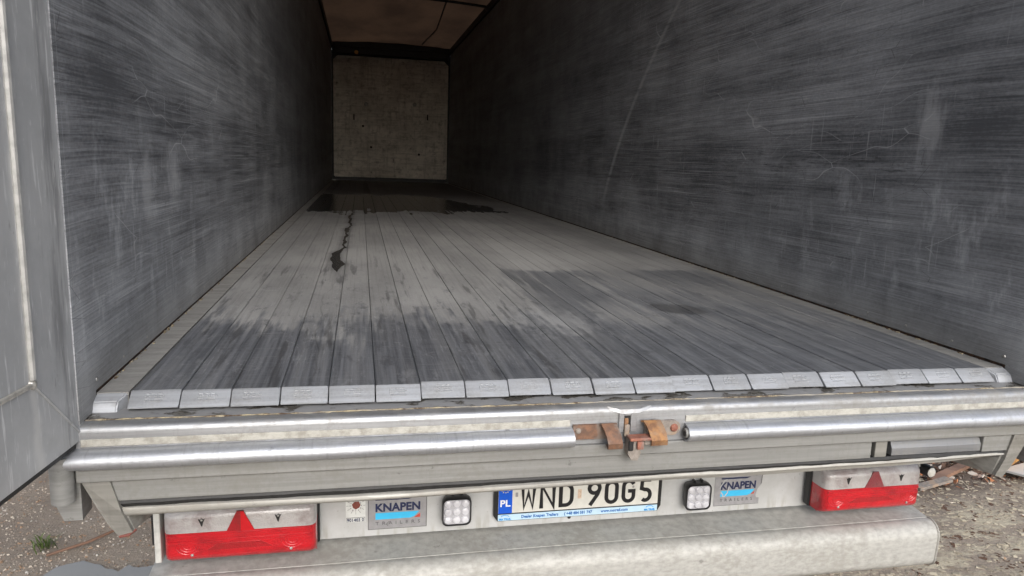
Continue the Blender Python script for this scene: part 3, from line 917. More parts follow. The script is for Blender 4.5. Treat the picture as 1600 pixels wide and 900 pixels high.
def rail(x0, x1, name):
    ring = arc(-.072, -.1140, .034, .0232, 86, 274, 14)
    ring = [(-.0685, ring[0][1])] + ring + [(-.0685, ring[-1][1])]
    inner = arc(-.072, -.1140, .029, .0182, 86, 274, 14)
    inner = [(-.0690, inner[0][1])] + inner + [(-.0690, inner[-1][1])]
    mb = MB()
    n_ = 26
    rows_o = []; rows_i = []
    rr = random.Random(int(abs(x0) * 100))
    for i in range(n_):
        x = x0 + (x1 - x0) * i / (n_ - 1)
        j = rr.uniform(-.0006, .0006)
        rows_o.append([Vector((x, a + j, b + j)) for a, b in ring])
        rows_i.append([Vector((x, a + j, b + j)) for a, b in inner])
    vo = [[mb.bm.verts.new(p) for p in r] for r in rows_o]
    vi = [[mb.bm.verts.new(p) for p in r] for r in (rows_i[0], rows_i[-1])]
    k = len(ring)
    for i in range(n_ - 1):
        for j in range(k - 1):
            mb.bm.faces.new((vo[i][j], vo[i][j + 1], vo[i + 1][j + 1], vo[i + 1][j]))
    for j in range(k - 1):
        mb.bm.faces.new((vo[0][j], vi[0][j], vi[0][j + 1], vo[0][j + 1]))
        mb.bm.faces.new((vo[-1][j], vo[-1][j + 1], vi[1][j + 1], vi[1][j]))
        mb.bm.faces.new((vi[0][j], vi[1][j], vi[1][j + 1], vi[0][j + 1]))
    o = mb.build(name, 'bright_alu', T, True, angle=50)
    return o
rl = rail(-XE + .03, -.137, 'bump_rail')
r2 = rail(.166, XE - .03, 'bump_rail')
# the cut end of the right rail
MB().tube([(.160, -.086, -.112), (.172, -.086, -.112)], [.013, .013], 12).build('rail_end', 'dull_alu', r2, True)
MB().cyl((.1585, -.088, -.113), (.1605, -.088, -.113), .007, 10).build('rail_hole', 'dark_steel', r2)
# flange below the rails
MB().box(-XE + .05, XE - .05, -.0785, -.0605, -.168, -.1365, .002, 1).build('sill_flange', 'dull_alu', T)
# lower face, with an opening near the right end
LF = MB().box(-1.196, .733, -.0685, -.045, -.2185, -.1685, .001, 1).build('lower_face', 'dull_alu', T)
MB().box(1.10, 1.200, -.0685, -.045, -.2185, -.1685, .001, 1).build('lower_face', 'dull_alu', T)
MB().box(.748, .785, -.066, -.046, -.218, -.169, .001, 1).build('opening_stop', 'bracket_alu', T)
MB().box(.73, 1.11, -.0445, -.038, -.2185, -.1685).build('opening_back', 'dark_steel', T)
mb = MB()
mb.prism([(-.064, -.2165), (-.064, -.196), (-.052, -.174), (-.0447, -.174), (-.0447, -.2165)], 0, .803, 1.098)
mb.build('support_bar', 'block_alu', T)
# rubber strip and ledge under it
rr = random.Random(4)
rows = []
for i in range(90):
    x = -1.2 + 2.4 * i / 89
    q = rr.uniform(-.0015, .0015)
    rows.append([Vector((x, -.062 + q, -.219)), Vector((x, -.065 + q, -.227)), Vector((x, -.058 + q, -.2395)), Vector((x, -.03, -.2395)), Vector((x, -.03, -.219))])
MB().loft(rows).build('rubber_strip', 'black_rubber', T, True)
rows = []
for i in range(80):
    x = -1.2 + 2.395 * i / 79
    wv = .0022 * math.sin(x * 5.1 + 1) + .0013 * math.sin(x * 13)
    yo = -.066 + .002 * math.sin(x * 3)
    low = .008 * min(1, max(0, (x + .2) / .6))
    if x > 1.0: low *= max(0.15, (1.2 - x) / .2)
    top = interp(x, ((-1.2, -.2365), (-.7, -.2395), (-.27, -.2366), (.42, -.2313), (1.1, -.2253), (1.2, -.224))) + wv * .5
    th = interp(x, ((-1.2, .024), (-.7, .017), (.4, .0155), (1.1, .013)))
    pts = [(.05, top - .004), (yo + .008, top), (yo + .002, top - .003), (yo, top - .009), (yo + .001, top - th * .7), (yo + .006, top - th)]
    pts += [(yo + .010, top - th - .001 - low), (yo + .014, top - th - .001 - low), (.05, top - th - .005)]
    rows.append([Vector((x, a, b)) for a, b in pts])
MB().loft(rows).build('lower_ledge', 'ledge_alu', T, True, angle=45)
# closing plate behind the ledge, above the white panel
MB().box(-1.16, 1.16, .06, .075, -.30, -.14).build('rear_crossmember', 'dark_steel', T)

# corner pieces: hinge tube and slanting bracket at either end
for sgn in (-1, 1):
    # angled corner plate
    mb = MB()
    a, b = sorted((sgn * 1.262, sgn * 1.318))
    mb.prism([(a, -.262) if sgn > 0 else (a + .018, -.262), (b - .018, -.262) if sgn > 0 else (b, -.262), (b, -.215), (b, -.138), (a, -.138), (a, -.215)], 1, -.062, -.004)
    cp = mb.build('corner_plate', 'dull_alu', T)
    mb = MB()
    seg = 18
    ro, ri = .0235, .017
    cx, cy = sgn * 1.289, -.085
    def ring(r, z): return [Vector((cx + r * math.cos(2 * math.pi * k / seg), cy + r * math.sin(2 * math.pi * k / seg), z)) for k in range(seg)]
    mb.loft([ring(ri, -.15), ring(ri, -.205), ring(ro, -.205), ring(ro, -.10)], True, False)
    vsr = ring(ro, -.10)
    mb.bm.faces.new([mb.bm.verts.new(p + Vector((0, 0, -.0001))) for p in vsr])
    mb.build('hinge_tube', 'dull_alu', cp, True)
    # slanting bracket: a bent plate leaning inwards
    mb = MB()
    def S(x, y, z): return Vector((sgn * x, y, z))
    A = [S(1.254, -.076, -.1685), S(1.197, -.076, -.1685), S(1.178, -.074, -.245), S(1.160, -.068, -.296), S(1.192, -.062, -.306), S(1.212, -.066, -.272), S(1.232, -.072, -.222)]
    Bk = [p + Vector((0, .012, 0)) for p in A]
    mb.loft([A, Bk])
    br = mb.build('corner_bracket', 'bracket_alu', T)
    mb = MB()      # side flange going forwards under the floor
    F = [S(1.196, -.0635, -.170), S(1.177, -.0615, -.245), S(1.159, -.0555, -.296), S(1.135, .06, -.305), S(1.12, .12, -.26), S(1.15, .14, -.170)]
    mb.loft([F, [p + Vector((sgn * .01, 0, 0)) for p in F]])
    mb.build('bracket_flange', 'bracket_alu', br)
    if sgn < 0:
        MB().tube([S(1.190, -.060, -.308), S(1.172, -.060, -.306), S(1.158, -.050, -.298)], .004, 6).build('red_trim', 'seal_brown', br, True)

# ------------------------------------------------------------------ lock in the middle of the sill
lock = bpy.data.objects.new('door_lock', None); C.objects.link(lock); lock.parent = T
WL['door_lock'] = Vector((0.01, -.09, -.17)); lock.location = WL['door_lock'] - WL['semi_trailer']
lock['label'] = 'rusty latch keeper with two bent hooks and a worn key block'
def capsule(x0, x1, z0, z1, left_round, right_round):
    r = (z1 - z0) / 2; cz = (z0 + z1) / 2
    p = []
    p += arc(x1 - r, cz, r, r, -90, 90, 8) if right_round else [(x1, z0), (x1, z1)]
    p += arc(x0 + r, cz, r, r, 90, 270, 8) if left_round else [(x0, z1), (x0, z0)]
    return p
MB().prism(capsule(-.1355, -.02, -.121, -.083, False, False), 1, -.076, -.0685).build('strap_plate', 'rust', lock)
MB().prism(capsule(.055, .152, -.120, -.080, False, True), 1, -.076, -.0685).build('strap_plate', 'rust_grey', lock)
MB().dome((.135, -.0765, -.100), .011, (0, -1, 0), .006, 12).build('rivet', 'rust_red', lock, True)
MB().dome((-.122, -.0765, -.098), .008, (0, -1, 0), .004, 12).build('rivet', 'rust_grey', lock, True)
def hook(x0, lean, wd, mat, z_top):
    """a strip that leaves the plate, bows out towards the viewer and curls under"""
    path = [(-.076, z_top), (-.083, z_top + .002), (-.098, z_top - .006), (-.112, z_top - .020), (-.118, z_top - .036), (-.112, z_top - .050), (-.096, z_top - .056), (-.078, z_top - .054)]
    t = .005
    rows = []
    for i, (y, z) in enumerate(path):
        a = path[max(i - 1, 0)]; b = path[min(i + 1, len(path) - 1)]
        d = Vector((b[0] - a[0], b[1] - a[1])).normalized(); nrm = Vector((-d.y, d.x)) * t / 2
        f = i / (len(path) - 1)
        xa = x0 + lean * f; xb = xa + wd * (1 - .1 * f)
        rows.append([Vector((xa, y - nrm.x, z - nrm.y)), Vector((xb, y - nrm.x, z - nrm.y)), Vector((xb, y + nrm.x, z + nrm.y)), Vector((xa, y + nrm.x, z + nrm.y))])
    return MB().loft(rows).build('hook', mat, lock, True, angle=40)
hook(-.069, .022, .040, 'rust', -.083)
hook(.043, .024, .046, 'rust_orange', -.079)
# slotted tongue bent up from the nose
mb = MB()
mb.box(-.015, -.001, -.0735, -.0685, -.108, -.054, .001, 1)
mb.box(.0165, .0335, -.0735, -.0685, -.108, -.054, .001, 1)
mb.box(-.0008, .0163, -.0735, -.0685, -.064, -.054, .001, 1)
mb.build('slotted_plate', 'sill_alu', lock)
MB().box(-.0008, .0163, -.0694, -.0684, -.106, -.0645).build('slot', 'dark_steel', lock)
mb = MB(); mb.box(.000, .0105, -.074, -.0698, -.104, -.071, .001, 1); mb.build('bolt_tongue', 'rust_orange', lock)
mb = MB(); mb.box(-.0005, .013, -.080, -.0745, -.118, -.086, .0015, 1); mb.build('tongue_end', 'rust_grey', lock)
# dented lip above the slot
mb = MB()
mb.loft([[Vector((-.045, -.060, -.0418)), Vector((-.01, -.0715, -.048)), Vector((.04, -.0715, -.047)), Vector((.075, -.061, -.0418))],
         [Vector((-.040, -.066, -.050)), Vector((-.008, -.076, -.058)), Vector((.035, -.076, -.057)), Vector((.068, -.067, -.050))],
         [Vector((-.036, -.060, -.055)), Vector((-.008, -.064, -.060)), Vector((.035, -.064, -.060)), Vector((.064, -.060, -.055))]])
mb.build('dented_lip', 'sill_alu', lock, True)
# key block: flat red head, shank and boss
mb = MB(); mb.box(.002, .064, -.118, -.086, -.116, -.108, .002, 1); mb.build('key_head', 'rust_red', lock)
mb = MB(); mb.prism([(-.0005, -.150), (.010, -.168), (.026, -.170), (.034, -.150), (.030, -.116), (.004, -.116)], 1, -.110, -.082)
mb.build('key_body', 'rust_grey', lock)
mb = MB(); mb.box(.020, .0385, -.120, -.1105, -.138, -.1165, .004, 2); mb.build('key_boss', 'rust_red', lock, True)
mb = MB(); mb.box(-.001, .0125, -.1145, -.1105, -.142, -.1165, .002, 1); mb.build('key_cheek', 'dark_steel', lock)
mb = MB(); mb.box(.0415, .066, -.108, -.088, -.132, -.1165, .003, 1); mb.build('key_wing', 'rust_grey', lock)

# ------------------------------------------------------------------ rear panel, plate, badges, lamps
PY = .31
MB().box(-.79, .83, PY, PY + .012, -.556, -.31, .001, 1).build('rear_panel', 'white_panel', T)
# number plate in its holder
npl = bpy.data.objects.new('number_plate', None); C.objects.link(npl); npl.parent = T
WL['number_plate'] = Vector((.0166, .30, -.53)); npl.location = WL['number_plate'] - WL['semi_trailer']
npl['label'] = 'white number plate in a black holder with a pale blue dealer strip'
mb = MB()
hp = [(-.256, -.515), (-.2435, -.532), (.2765, -.5245), (.2885, -.508), (.2885, -.385), (-.256, -.385)]
hp = [(-.2575, -.512), (-.244, -.5305), (.2775, -.5305), (.2885, -.512), (.2885, -.384), (-.2575, -.384)]
mb.prism(hp, 1, .2975, .3095)
mb.build('holder', 'black_plastic', npl)
MB().box(-.2437, .2765, .2955, .2973, -.5045, -.390, .0006, 1).build('plate', 'plate_white', npl)
MB().box(-.2432, -.2005, .2948, .2953, -.5042, -.3905).build('eu_band', 'eu_blue', npl)
MB().box(-.2437, .2765, .2957, .2973, -.529, -.5085, .0006, 1).build('dealer_strip', 'strip_blue', npl)
for k in range(12):
    a = 2 * math.pi * k / 12
    px, pz = -.2218 + .0135 * math.cos(a), -.4225 + .0135 * math.sin(a)
    pts = []
    for q in range(10):
        r = .0026 if q % 2 == 0 else .0011
        pts.append((px + r * math.sin(math.pi * q / 5), pz + r * math.cos(math.pi * q / 5)))
    MB().prism(pts, 1, .2943, .2947).build('star', 'eu_star', npl)
text('country_code', 'PL', -.2378, -.481, .2944, .030, 'print_white', npl, bold=.0007, width=.032)
# plate characters drawn as even strokes
CH = 0.080; LW = .0122; CZ0 = -.4955
def glyph(ch, cx, w):
    h = LW / 2
    x0, x1 = cx - w / 2 + h, cx + w / 2 - h
    b, t = CZ0 + h, CZ0 + CH - h
    mid_ = (b + t) / 2
    rx = (x1 - x0) / 2
    mb = MB()
    y = .2950
    if ch == 'W':
        ribbon(mb, [(x0, CZ0 + CH), (x0 + w * .10, CZ0 + h * .8), (cx, b + CH * .62), (x1 - w * .10, CZ0 + h * .8), (x1, CZ0 + CH)], LW * .92, y)
    elif ch == 'N':
        ribbon(mb, [(x0, CZ0), (x0, t + h * .2), (x1, CZ0 + h * .8), (x1, CZ0 + CH)], LW, y)
    elif ch == 'D':
        ribbon(mb, [(x0, b), (x0, t)] + arc(x1 - .020, t - .022, .020, .022, 90, 0, 6) + arc(x1 - .020, b + .022, .020, .022, 0, -90, 6), LW, y, True)
    elif ch == '0':
        ribbon(mb, arc(cx, t - rx, rx, rx, 180, 0, 10) + arc(cx, b + rx, rx, rx, 0, -180, 10), LW, y, True)
    elif ch == 'G':
        ribbon(mb, arc(cx, t - rx, rx, rx, 20, 180, 10) + arc(cx, b + rx, rx, rx, 180, 360, 10) + [(x1, mid_), (cx - h * .3, mid_)], LW, y)
    elif ch == '5':
        ribbon(mb, [(x1, t), (x0 + .002, t), (x0, mid_ + .006)] + arc(cx - .001, b + rx + .002, rx, rx + .003, 100, -130, 12), LW, y)
    elif ch == '9':
        ribbon(mb, arc(cx, t - rx, rx, rx, 0, 360, 18)[:-1], LW, y, True)
        ribbon(mb, [(x1 - .001, t - rx - .006), (x1 - .006, mid_ - .004), (x0 + .004, CZ0)], LW, y - .0001)
    return mb.build('character', 'letter_black', npl)
for ch, cx, w in (('W', -.150, .050), ('N', -.089, .051), ('D', -.029, .048), ('9', .062, .046), ('0', .119, .046), ('G', .1755, .046), ('5', .234, .043)):
    glyph(ch, cx, w)
MB().box(.008, .020, .2948, .2953, -.470, -.440).build('registration_seal', 'hologram', npl)
MB().box(-.191, -.183, .2948, .2953, -.452, -.438).build('registration_seal', 'badge_silver', npl)
text('strip_lettering', 'Dealer Knapen Trailers', -.170, -.5228, .2952, .0135, 'strip_text', npl, bold=.0003, width=.118)
text('strip_lettering', '✆', -.036, -.5228, .2952, .0135, 'strip_text', npl) if False else text('strip_lettering', '(', -.033, -.5228, .2952, .0135, 'strip_text', npl, bold=.0003)
text('strip_lettering', '+48 484 581 747', -.026, -.5225, .2952, .0135, 'strip_text', npl, bold=.0003, width=.084)
text('strip_lettering', 'www.matrail.com', .0865, -.5222, .2952, .0135, 'strip_text', npl, bold=.0003, width=.090)
for px in (-.2395, .2325):
    text('strip_lettering', 'MA TRAIL', px, -.5265, .2952, .0085, 'logo_blue', npl, bold=.0004, width=.037)
    mb = MB(); ribbon(mb, arc(px + .018, -.5175, .013, .007, 165, 15, 8), .0018, .2956); mb.build('strip_emblem', 'logo_blue', npl)
for px, pz in ((-.121, -.402), (.1905, -.442)):
    MB().dome((px, .2953, pz), .004, (0, -1, 0), .003).build('screw', 'screw_metal', npl, True)
MB().dome((-.012, PY - .0005, -.5385), .006, (0, -1, 0), .004).build('dirt_screw', 'dark_steel', npl, True)

# maker's badges
def badge(x0, x1, torn, lab):
    z0_, z1_ = -.5355, -.400
    b = bpy.data.objects.new('maker_badge', None); C.objects.link(b); b.parent = T
    wl = Vector(((x0 + x1) / 2, PY, z0_)); WL[b.name] = wl; b.location = wl - WL['semi_trailer']
    b['label'] = lab
    e = .0022
    if torn:
        xr = x1
        o_ = [(x0, z0_), (xr - .004, z0_), (xr - .004, z0_ + .020), (xr - .014, z0_ + .021), (xr - .017, z0_ + .030), (xr - .012, z0_ + .052), (xr - .001, z0_ + .066), (xr, z0_ + .074), (xr, z1_), (x0, z1_)]
        MB().prism(o_, 1, PY - .0016, PY - .0004).build('foil', 'badge_silver', b)
        MB().prism([(xr - .0015, z0_ + .067), (xr + .0015, z0_ + .072), (xr + .003, z0_ + .105), (xr, z0_ + .105), (xr - .001, z0_ + .08)], 1, PY - .002, PY - .0017).build('torn_edge', 'badge_edge', b)
        MB().box(x0, xr - .004, PY - .0019, PY - .0017, z0_, z0_ + .0012).build('border', 'badge_edge', b)
    else:
        MB().box(x0, x1, PY - .0012, PY - .0004, z0_, z1_).build('border', 'badge_edge', b)
        MB().box(x0 + e, x1 - e, PY - .0018, PY - .0013, z0_ + e, z1_ - e).build('foil', 'badge_silver', b)
    yy = PY - .0022
    wd = x1 - x0
    xa, xb = x0 + .022, x1 - .020
    MB().prism([(xa, z0_ + .0975), (xb - .020, z0_ + .0975), (xb - .034, z0_ + .0925), (xa, z0_ + .0925)], 1, yy, yy + .0003).build('logo_bar', 'navy', b)
    text('lettering', 'KNAPEN', xa, z0_ + .0575, yy, .035, 'navy', b, bold=.0012, width=xb - xa)
    MB().prism([(xa, z0_ + .032), (xb - .030, z0_ + .032), (xb - .018, z0_ + .036), (xb - .002, z0_ + .0525), (xa, z0_ + .0525)], 1, yy, yy + .0003).build('logo_swoosh', 'logo_cyan', b)
    if not torn:
        MB().prism([(xb - .018, z0_ + .0325), (xb, z0_ + .0325), (xb, z0_ + .0455)], 1, yy, yy + .0003).build('logo_triangle', 'logo_red', b)
    else:
        MB().prism([(xb - .016, z0_ + .036), (xb - .005, z0_ + .036), (xb - .002, z0_ + .045)], 1, yy, yy + .0003).build('logo_triangle', 'logo_red', b)
    text('lettering', 'TRAILERS', xa, z0_ + .0145, yy, .0145, 'grey_print', b, spacing=1.9, width=(xb - xa) * (1 if not torn else .93))
    if torn:      # scratches through the print
        for pts in ([(xa - .004, z0_ + .062), (xa + .010, z0_ + .088), (xa + .020, z0_ + .092)], [(xa + .006, z0_ + .034), (xa + .014, z0_ + .032), (xa + .024, z0_ + .045), (xa + .028, z0_ + .066)], [(xa + .0, z0_ + .050), (xa + .010, z0_ + .036)]):
            mb = MB(); ribbon(mb, pts, .0035, yy - .0002, depth=.0003); mb.build('scratch', 'white_panel', b)
    else:
        mb = MB(); ribbon(mb, [(xa + .037, z0_ + .011), (xa + .032, z0_ + .016), (xa + .041, z0_ + .025)], .0018, yy - .0002, depth=.0003); mb.build('scratch', 'badge_edge', b)
badge(-.634, -.460, False, 'intact silver maker badge beside the inspection sticker')
badge(.480, .647, True, 'torn and scratched silver maker badge beside the right tail light')
# inspection sticker
st = MB().box(-.698, -.641, PY - .0012, PY - .0004, -.508, -.40).build('inspection_sticker', 'sticker_white', T)
MB().prism([(-.680, -.4505), (-.672, -.442), (-.660, -.4425), (-.655, -.453), (-.659, -.461), (-.669, -.4665), (-.677, -.461)], 1, PY - .0026, PY - .0013).build('seal_remnant', 'seal_brown', st)
for k in range(12):
    a = 2 * math.pi * k / 12
    mb = MB()
    cx, cz = -.669, -.455
    ribbon(mb, [(cx + .0205 * math.cos(a), cz + .0205 * math.sin(a)), (cx + .0275 * math.cos(a), cz + .0275 * math.sin(a))], .0009, PY - .0013, depth=.0003)
    mb.build('dial_mark', 'grey_print', st)
    text('dial_number', str(k + 1), cx + .0165 * math.sin(a) - .0016, cz + .0165 * math.cos(a) - .0022, PY - .0016, .0062, 'grey_print', st)
MB().box(-.6965, -.6425, PY - .0017, PY - .0013, -.5065, -.4925).build('number_frame', 'grey_print', st)
MB().box(-.6955, -.6435, PY - .0021, PY - .0018, -.5055, -.4935).build('number_field', 'sticker_white', st)
text('sticker_number', '901403 0', -.6945, -.5045, PY - .0025, .0135, 'navy', st, bold=.0003, width=.049)

# square LED work lamps
def work_lamp(cx, cz, yaw, lab):
    w = bpy.data.objects.new('work_lamp', None); C.objects.link(w); w.parent = T
    WL[w.name] = Vector((cx, .285, cz - .044)); w.location = WL[w.name] - WL['semi_trailer']
    w['label'] = lab
    s = .044
    def rsq(s_, c):
        p = []
        for qx, qz, a0 in ((1, 1, 0), (-1, 1, 90), (-1, -1, 180), (1, -1, 270)):
            p += arc(cx + qx * (s_ - c), cz + qz * (s_ - c), c, c, a0, a0 + 90, 4)
        return p
    yf = .262
    def sh(y): return (y - .30) * yaw
    mb = MB()
    mb.loft([[Vector((a + sh(.309), .309, b)) for a, b in rsq(s * .86, .015)], [Vector((a + sh(.285), .285, b)) for a, b in rsq(s, .017)], [Vector((a + sh(yf + .004), yf + .004, b)) for a, b in rsq(s, .017)],
             [Vector((a + sh(yf), yf, b)) for a, b in rsq(s - .002, .016)], [Vector((a + sh(yf), yf, b)) for a, b in rsq(s - .0042, .014)], [Vector((a + sh(yf + .006), yf + .006, b)) for a, b in rsq(s - .0052, .013)]], True, False)
    mb.build('housing', 'black_plastic', w, True, angle=50)
    mb = MB(); mb.prism([(a + sh(yf + .006), b) for a, b in rsq(s - .005, .013)], 1, yf + .0055, yf + .009); mb.build('reflector_plate', 'led_reflector', w)
    for i in range(3):
        for j in range(3):
            px = cx + sh(yf + .003) + (i - 1) * .0258; pz = cz + (j - 1) * .0258
            MB().dome((px, yf + .0052, pz), .0128, (0, -1, 0), .0060, 12).build('led_lens', 'led_lens', w, True)
    for qx in (-.012, .014):
        MB().box(cx + qx - .004, cx + qx + .004, .283, .298, cz + s - .001, cz + s + .006, .0015, 1).build('cooling_fin', 'black_plastic', w)
    return w
work_lamp(-.373, -.474, .05, 'square LED lamp between the left badge and the number plate')
work_lamp(.407, -.478, .12, 'square LED lamp between the number plate and the torn badge')

# tail lights
def tail_light(x0, x1, z0, z1, yf, yb, inner_left, lab):
    t = bpy.data.objects.new('tail_light', None); C.objects.link(t); t.parent = T
    WL[t.name] = Vector(((x0 + x1) / 2, yb, z0)); t.location = WL[t.name] - WL['semi_trailer']
    t['label'] = lab
    zs = z0 + (z1 - z0) * .585
    il, ir = (.030, .004) if inner_left else (.004, .010)
    def shell(za, zb, name, mat):
        """lens body: rounded plan, front face bowed and drawn in towards its lower or upper edge"""
        rows = []
        for k in range(9):
            f = k / 8
            zz = za + (zb - za) * f
            if name == 'red_lens':
                d = .020 * (1 - min(1, f / .25)) ** 2
            else:
                d = .016 * max(0, (f - .65) / .35) ** 2
            y_ = yf + d
            r_ = [(x0, yb - .02), (x0, yf + .030), (x0 + .003, y_ + .014), (x0 + .010, y_ + .0035), (x0 + .020, y_), (x1 - .018, y_), (x1 - .009, y_ + .0035), (x1 - .002, y_ + .012), (x1, yf + .026), (x1, yb - .02)]
            rows.append([Vector((a_, b_, zz)) for a_, b_ in r_])
        return MB().loft(rows).build(name, mat, t, True, angle=40)
    MB().box(x0 - .006, x1 + .006, yb - .03, yb, z0 - .004, z1 + .002, .004).build('housing', 'black_plastic', t)
    red = shell(z0, zs - .0004, 'red_lens', 'lens_red')
    clr = shell(zs + .0004, z1, 'clear_lens', 'lens_clear')
    MB().box(x0 + .012, x1 - .012, yf - .0022, yf + .002, zs - .012, zs - .004, .001, 1).build('lens_rib', 'lens_red', red)
    MB().box(x0 + .012, x1 - .012, yf - .0022, yf + .002, zs - .030, zs - .022, .001, 1).build('lens_rib', 'lens_red', red)
    cx = (x0 + x1) / 2
    # triangle reflector running up into the clear part
    MB().prism([(cx - .036, zs), (cx + .036, zs), (cx + .009, z1 - .006), (cx - .009, z1 - .006)], 1, yf - .0018, yf + .002).build('triangle_reflector', 'lens_muted' if inner_left else 'lens_red_dark', clr)
    if not inner_left:
        MB().prism([(cx + .001, zs), (cx + .035, zs), (cx + .0085, z1 - .007), (cx + .001, z1 - .007)], 1, yf - .0026, yf - .0019).build('reflector_lit_half', 'reflector_red_lit', clr)  # right half painted a brighter red, as if lit, over the darker triangle
    MB().prism([(cx - .088, z0 + .036), (cx + .083, z0 + .036), (cx + .052, zs - .034), (cx - .06, zs - .034)], 1, yf - .0012, yf + .002).build('triangle_reflector', 'lens_red_dark', red)
    for px, pz in ((cx - .125, z0 + .024), (cx + .130, z0 + .024)):
        MB().dome((px, yf - .0005, pz), .0045, (0, -1, 0), .003).build('screw', 'screw_metal', red, True)
    for q, (px, pz, rr_) in enumerate(((cx + .135, z0 + .052, .030), (cx - .135, z0 + .052, .030))):
        for rad_ in (rr_, rr_ * .72, rr_ * .44):      # moulded rings of the lens optics
            ring_ = [(px + rad_ * math.cos(2 * math.pi * a_ / 24), yf + .0002, pz + rad_ * .85 * math.sin(2 * math.pi * a_ / 24)) for a_ in range(25)]
            MB().tube(ring_, .0012, 5).build('optic_ring', 'lens_red', red, True)
    for px in (cx - .098, cx + .098):
        pz = z1 - .028
        h_ = MB().prism([(px - .009, pz + .006), (px - .004, pz + .003), (px, pz + .007), (px + .005, pz + .003), (px + .009, pz + .007), (px + .004, pz - .004), (px + .001, pz - .016), (px - .001, pz - .016), (px - .005, pz - .005)], 1, yf - .0016, yf + .002).build('bulb_clip', 'dark_steel', clr)
        if not inner_left:
            MB().dome((px, yf - .0018, pz + .002), .0035, (0, -1, 0), .003).build('screw', 'screw_metal', clr, True)
    return t
tail_light(-1.171, -.776, -.538, -.388, .20, .300, False, 'large red and clear tail light below the left end of the ledge')
tail_light(.808, 1.168, -.534, -.388, .20, .300, True, 'large red and clear tail light below the right end of the ledge')
MB().box(-1.196, -1.1795, .215, .300, -.540, -.375, .003).build('lamp_bracket', 'white_bracket', T)
MB().box(-1.2085, -1.197, .24, .30, -.50, -.375, .003).build('lamp_bracket', 'black_rubber', T)
# corner marker lamp on its stalk
mk = bpy.data.objects.new('marker_lamp', None); C.objects.link(mk); mk.parent = T
WL['marker_lamp'] = Vector((1.195, .2, -.41)); mk.location = WL['marker_lamp'] - WL['semi_trailer']
MB().cyl((1.172, .24, -.396), (1.188, .20, -.404), .010, 10).build('stalk', 'white_bracket', mk, True)
MB().cyl((1.186, .235, -.404), (1.192, .192, -.405), .0195, 18).build('lamp_body', 'black_rubber', mk, True)
MB().dome((1.1922, .1917, -.405), .0165, (.12, -1, .05), .006, 16).build('lamp_glass', 'plate_white', mk, True)
# corrugated hose hanging at the left
path = []; rad = []
for i in range(60):
    f = i / 59
    path.append((-1.275 + .085 * f, .31 + .02 * f, -.452 + .024 * math.sin(math.pi * f * .8)))
    rad.append(.026 if i % 6 < 3 else .020)
MB().tube(path, rad, 12).build('corrugated_hose', 'black_rubber', T)

# underrun beam
pts = [(.36, -.560), (.205, -.572)] + arc(.193, -.617, .045, .045, 75, 180, 9) + arc(.190, -.692, .040, .036, 182, 270, 7) + [(.36, -.728)]
rows = []
for i in range(31):
    x = -1.213 + 2.426 * i / 30
    rows.append([Vector((x, a, b + .0012 * math.sin(x * 4 + a * 9))) for a, b in pts])
ub = MB().loft(rows).build('underrun_beam', 'beam_alu', T, True, angle=45)
rim = [Vector((1.2145, a, b)) for a, b in pts[1:-1]]
MB().tube(rim, .004, 6).build('end_rim', 'ledge_alu', ub, True)
rim = [Vector((-1.2145, a, b)) for a, b in pts[1:-1]]
MB().tube(rim, .004, 6).build('end_rim', 'ledge_alu', ub, True)

# chassis and wheels carry the trailer (out of view behind the beam)
for sgn in (-1, 1):
    a, b = sorted((sgn * .42, sgn * .55))
    MB().box(a, b, .33, 12.5, -.40, -.125, .005).build('chassis_rail', 'dark_steel', T)
wheel0 = None
for k, yy in enumerate((2.7, 4.0, 5.3)):
    ax = MB().cyl((-1.0, yy, GZ + .5), (1.0, yy, GZ + .5), .07, 12).build('axle', 'dark_steel', T)
    for sgn in (-1, 1):
        if wheel0 is None:
            prf = [(-.17, .30), (-.18, .42), (-.15, .49), (-.10, .50), (.10, .50), (.15, .49), (.18, .42), (.17, .30)]
            mb = MB()
            mb.loft([[Vector((a, r * math.cos(2 * math.pi * q / 36), r * math.sin(2 * math.pi * q / 36))) for a, r in prf] for q in range(37)], False, False)
            wheel0 = mb.build('tyre', 'tyre', T, True, origin=(0, 0, 0))
            mb = MB().cyl((-.13, 0, 0), (.13, 0, 0), .30, 28)
            rim0 = mb.build('rim', 'dull_alu', wheel0, origin=(0, 0, 0))
            rim_me = rim0.data; rim0.location = (0, 0, 0)
            wheel0.location = Vector((sgn * 1.03, yy, GZ + .5)) - WL['semi_trailer']
        else:
            tt = place('tyre', wheel0.data, (sgn * 1.03, yy, GZ + .5), T)
            o = bpy.data.objects.new('rim', rim_me); C.objects.link(o); o.parent = tt

# ------------------------------------------------------------------ open rear door on the left
hx, hy = -1.2525, -.045
dv = Vector((-.1195, -.9928, 0)).normalized()       # from the hinge towards the camera
nv = Vector((dv.y * -1, dv.x, 0)).normalized()      # face normal, pointing to +x
if nv.x < 0: nv = -nv
DW, DZ0, DZ1 = 1.24, -.074, 2.68
def dp(u, z, d=0.0): return Vector((hx, hy, 0)) + dv * u + nv * d + Vector((0, 0, z))
dr = bpy.data.objects.new('rear_door', None); C.objects.link(dr); dr.parent = T
WL['rear_door'] = Vector((hx, hy, DZ0)); dr.location = WL['rear_door'] - WL['semi_trailer']
dr['label'] = 'grey aluminium rear door swung open at the left edge'
def slab(poly, d0, d1, name, mat, bev=.004):
    mb = MB()
    mb.loft([[dp(u, z, d0) for u, z in poly], [dp(u, z, d1) for u, z in poly]])
    if bev:
        es = [e for e in mb.bm.edges if len(e.link_faces) == 2 and e.calc_face_angle(0) > .5]
        bmesh.ops.bevel(mb.bm, geom=es, offset=bev, segments=2, affect='EDGES')
    return mb.build(name, mat, dr, True)
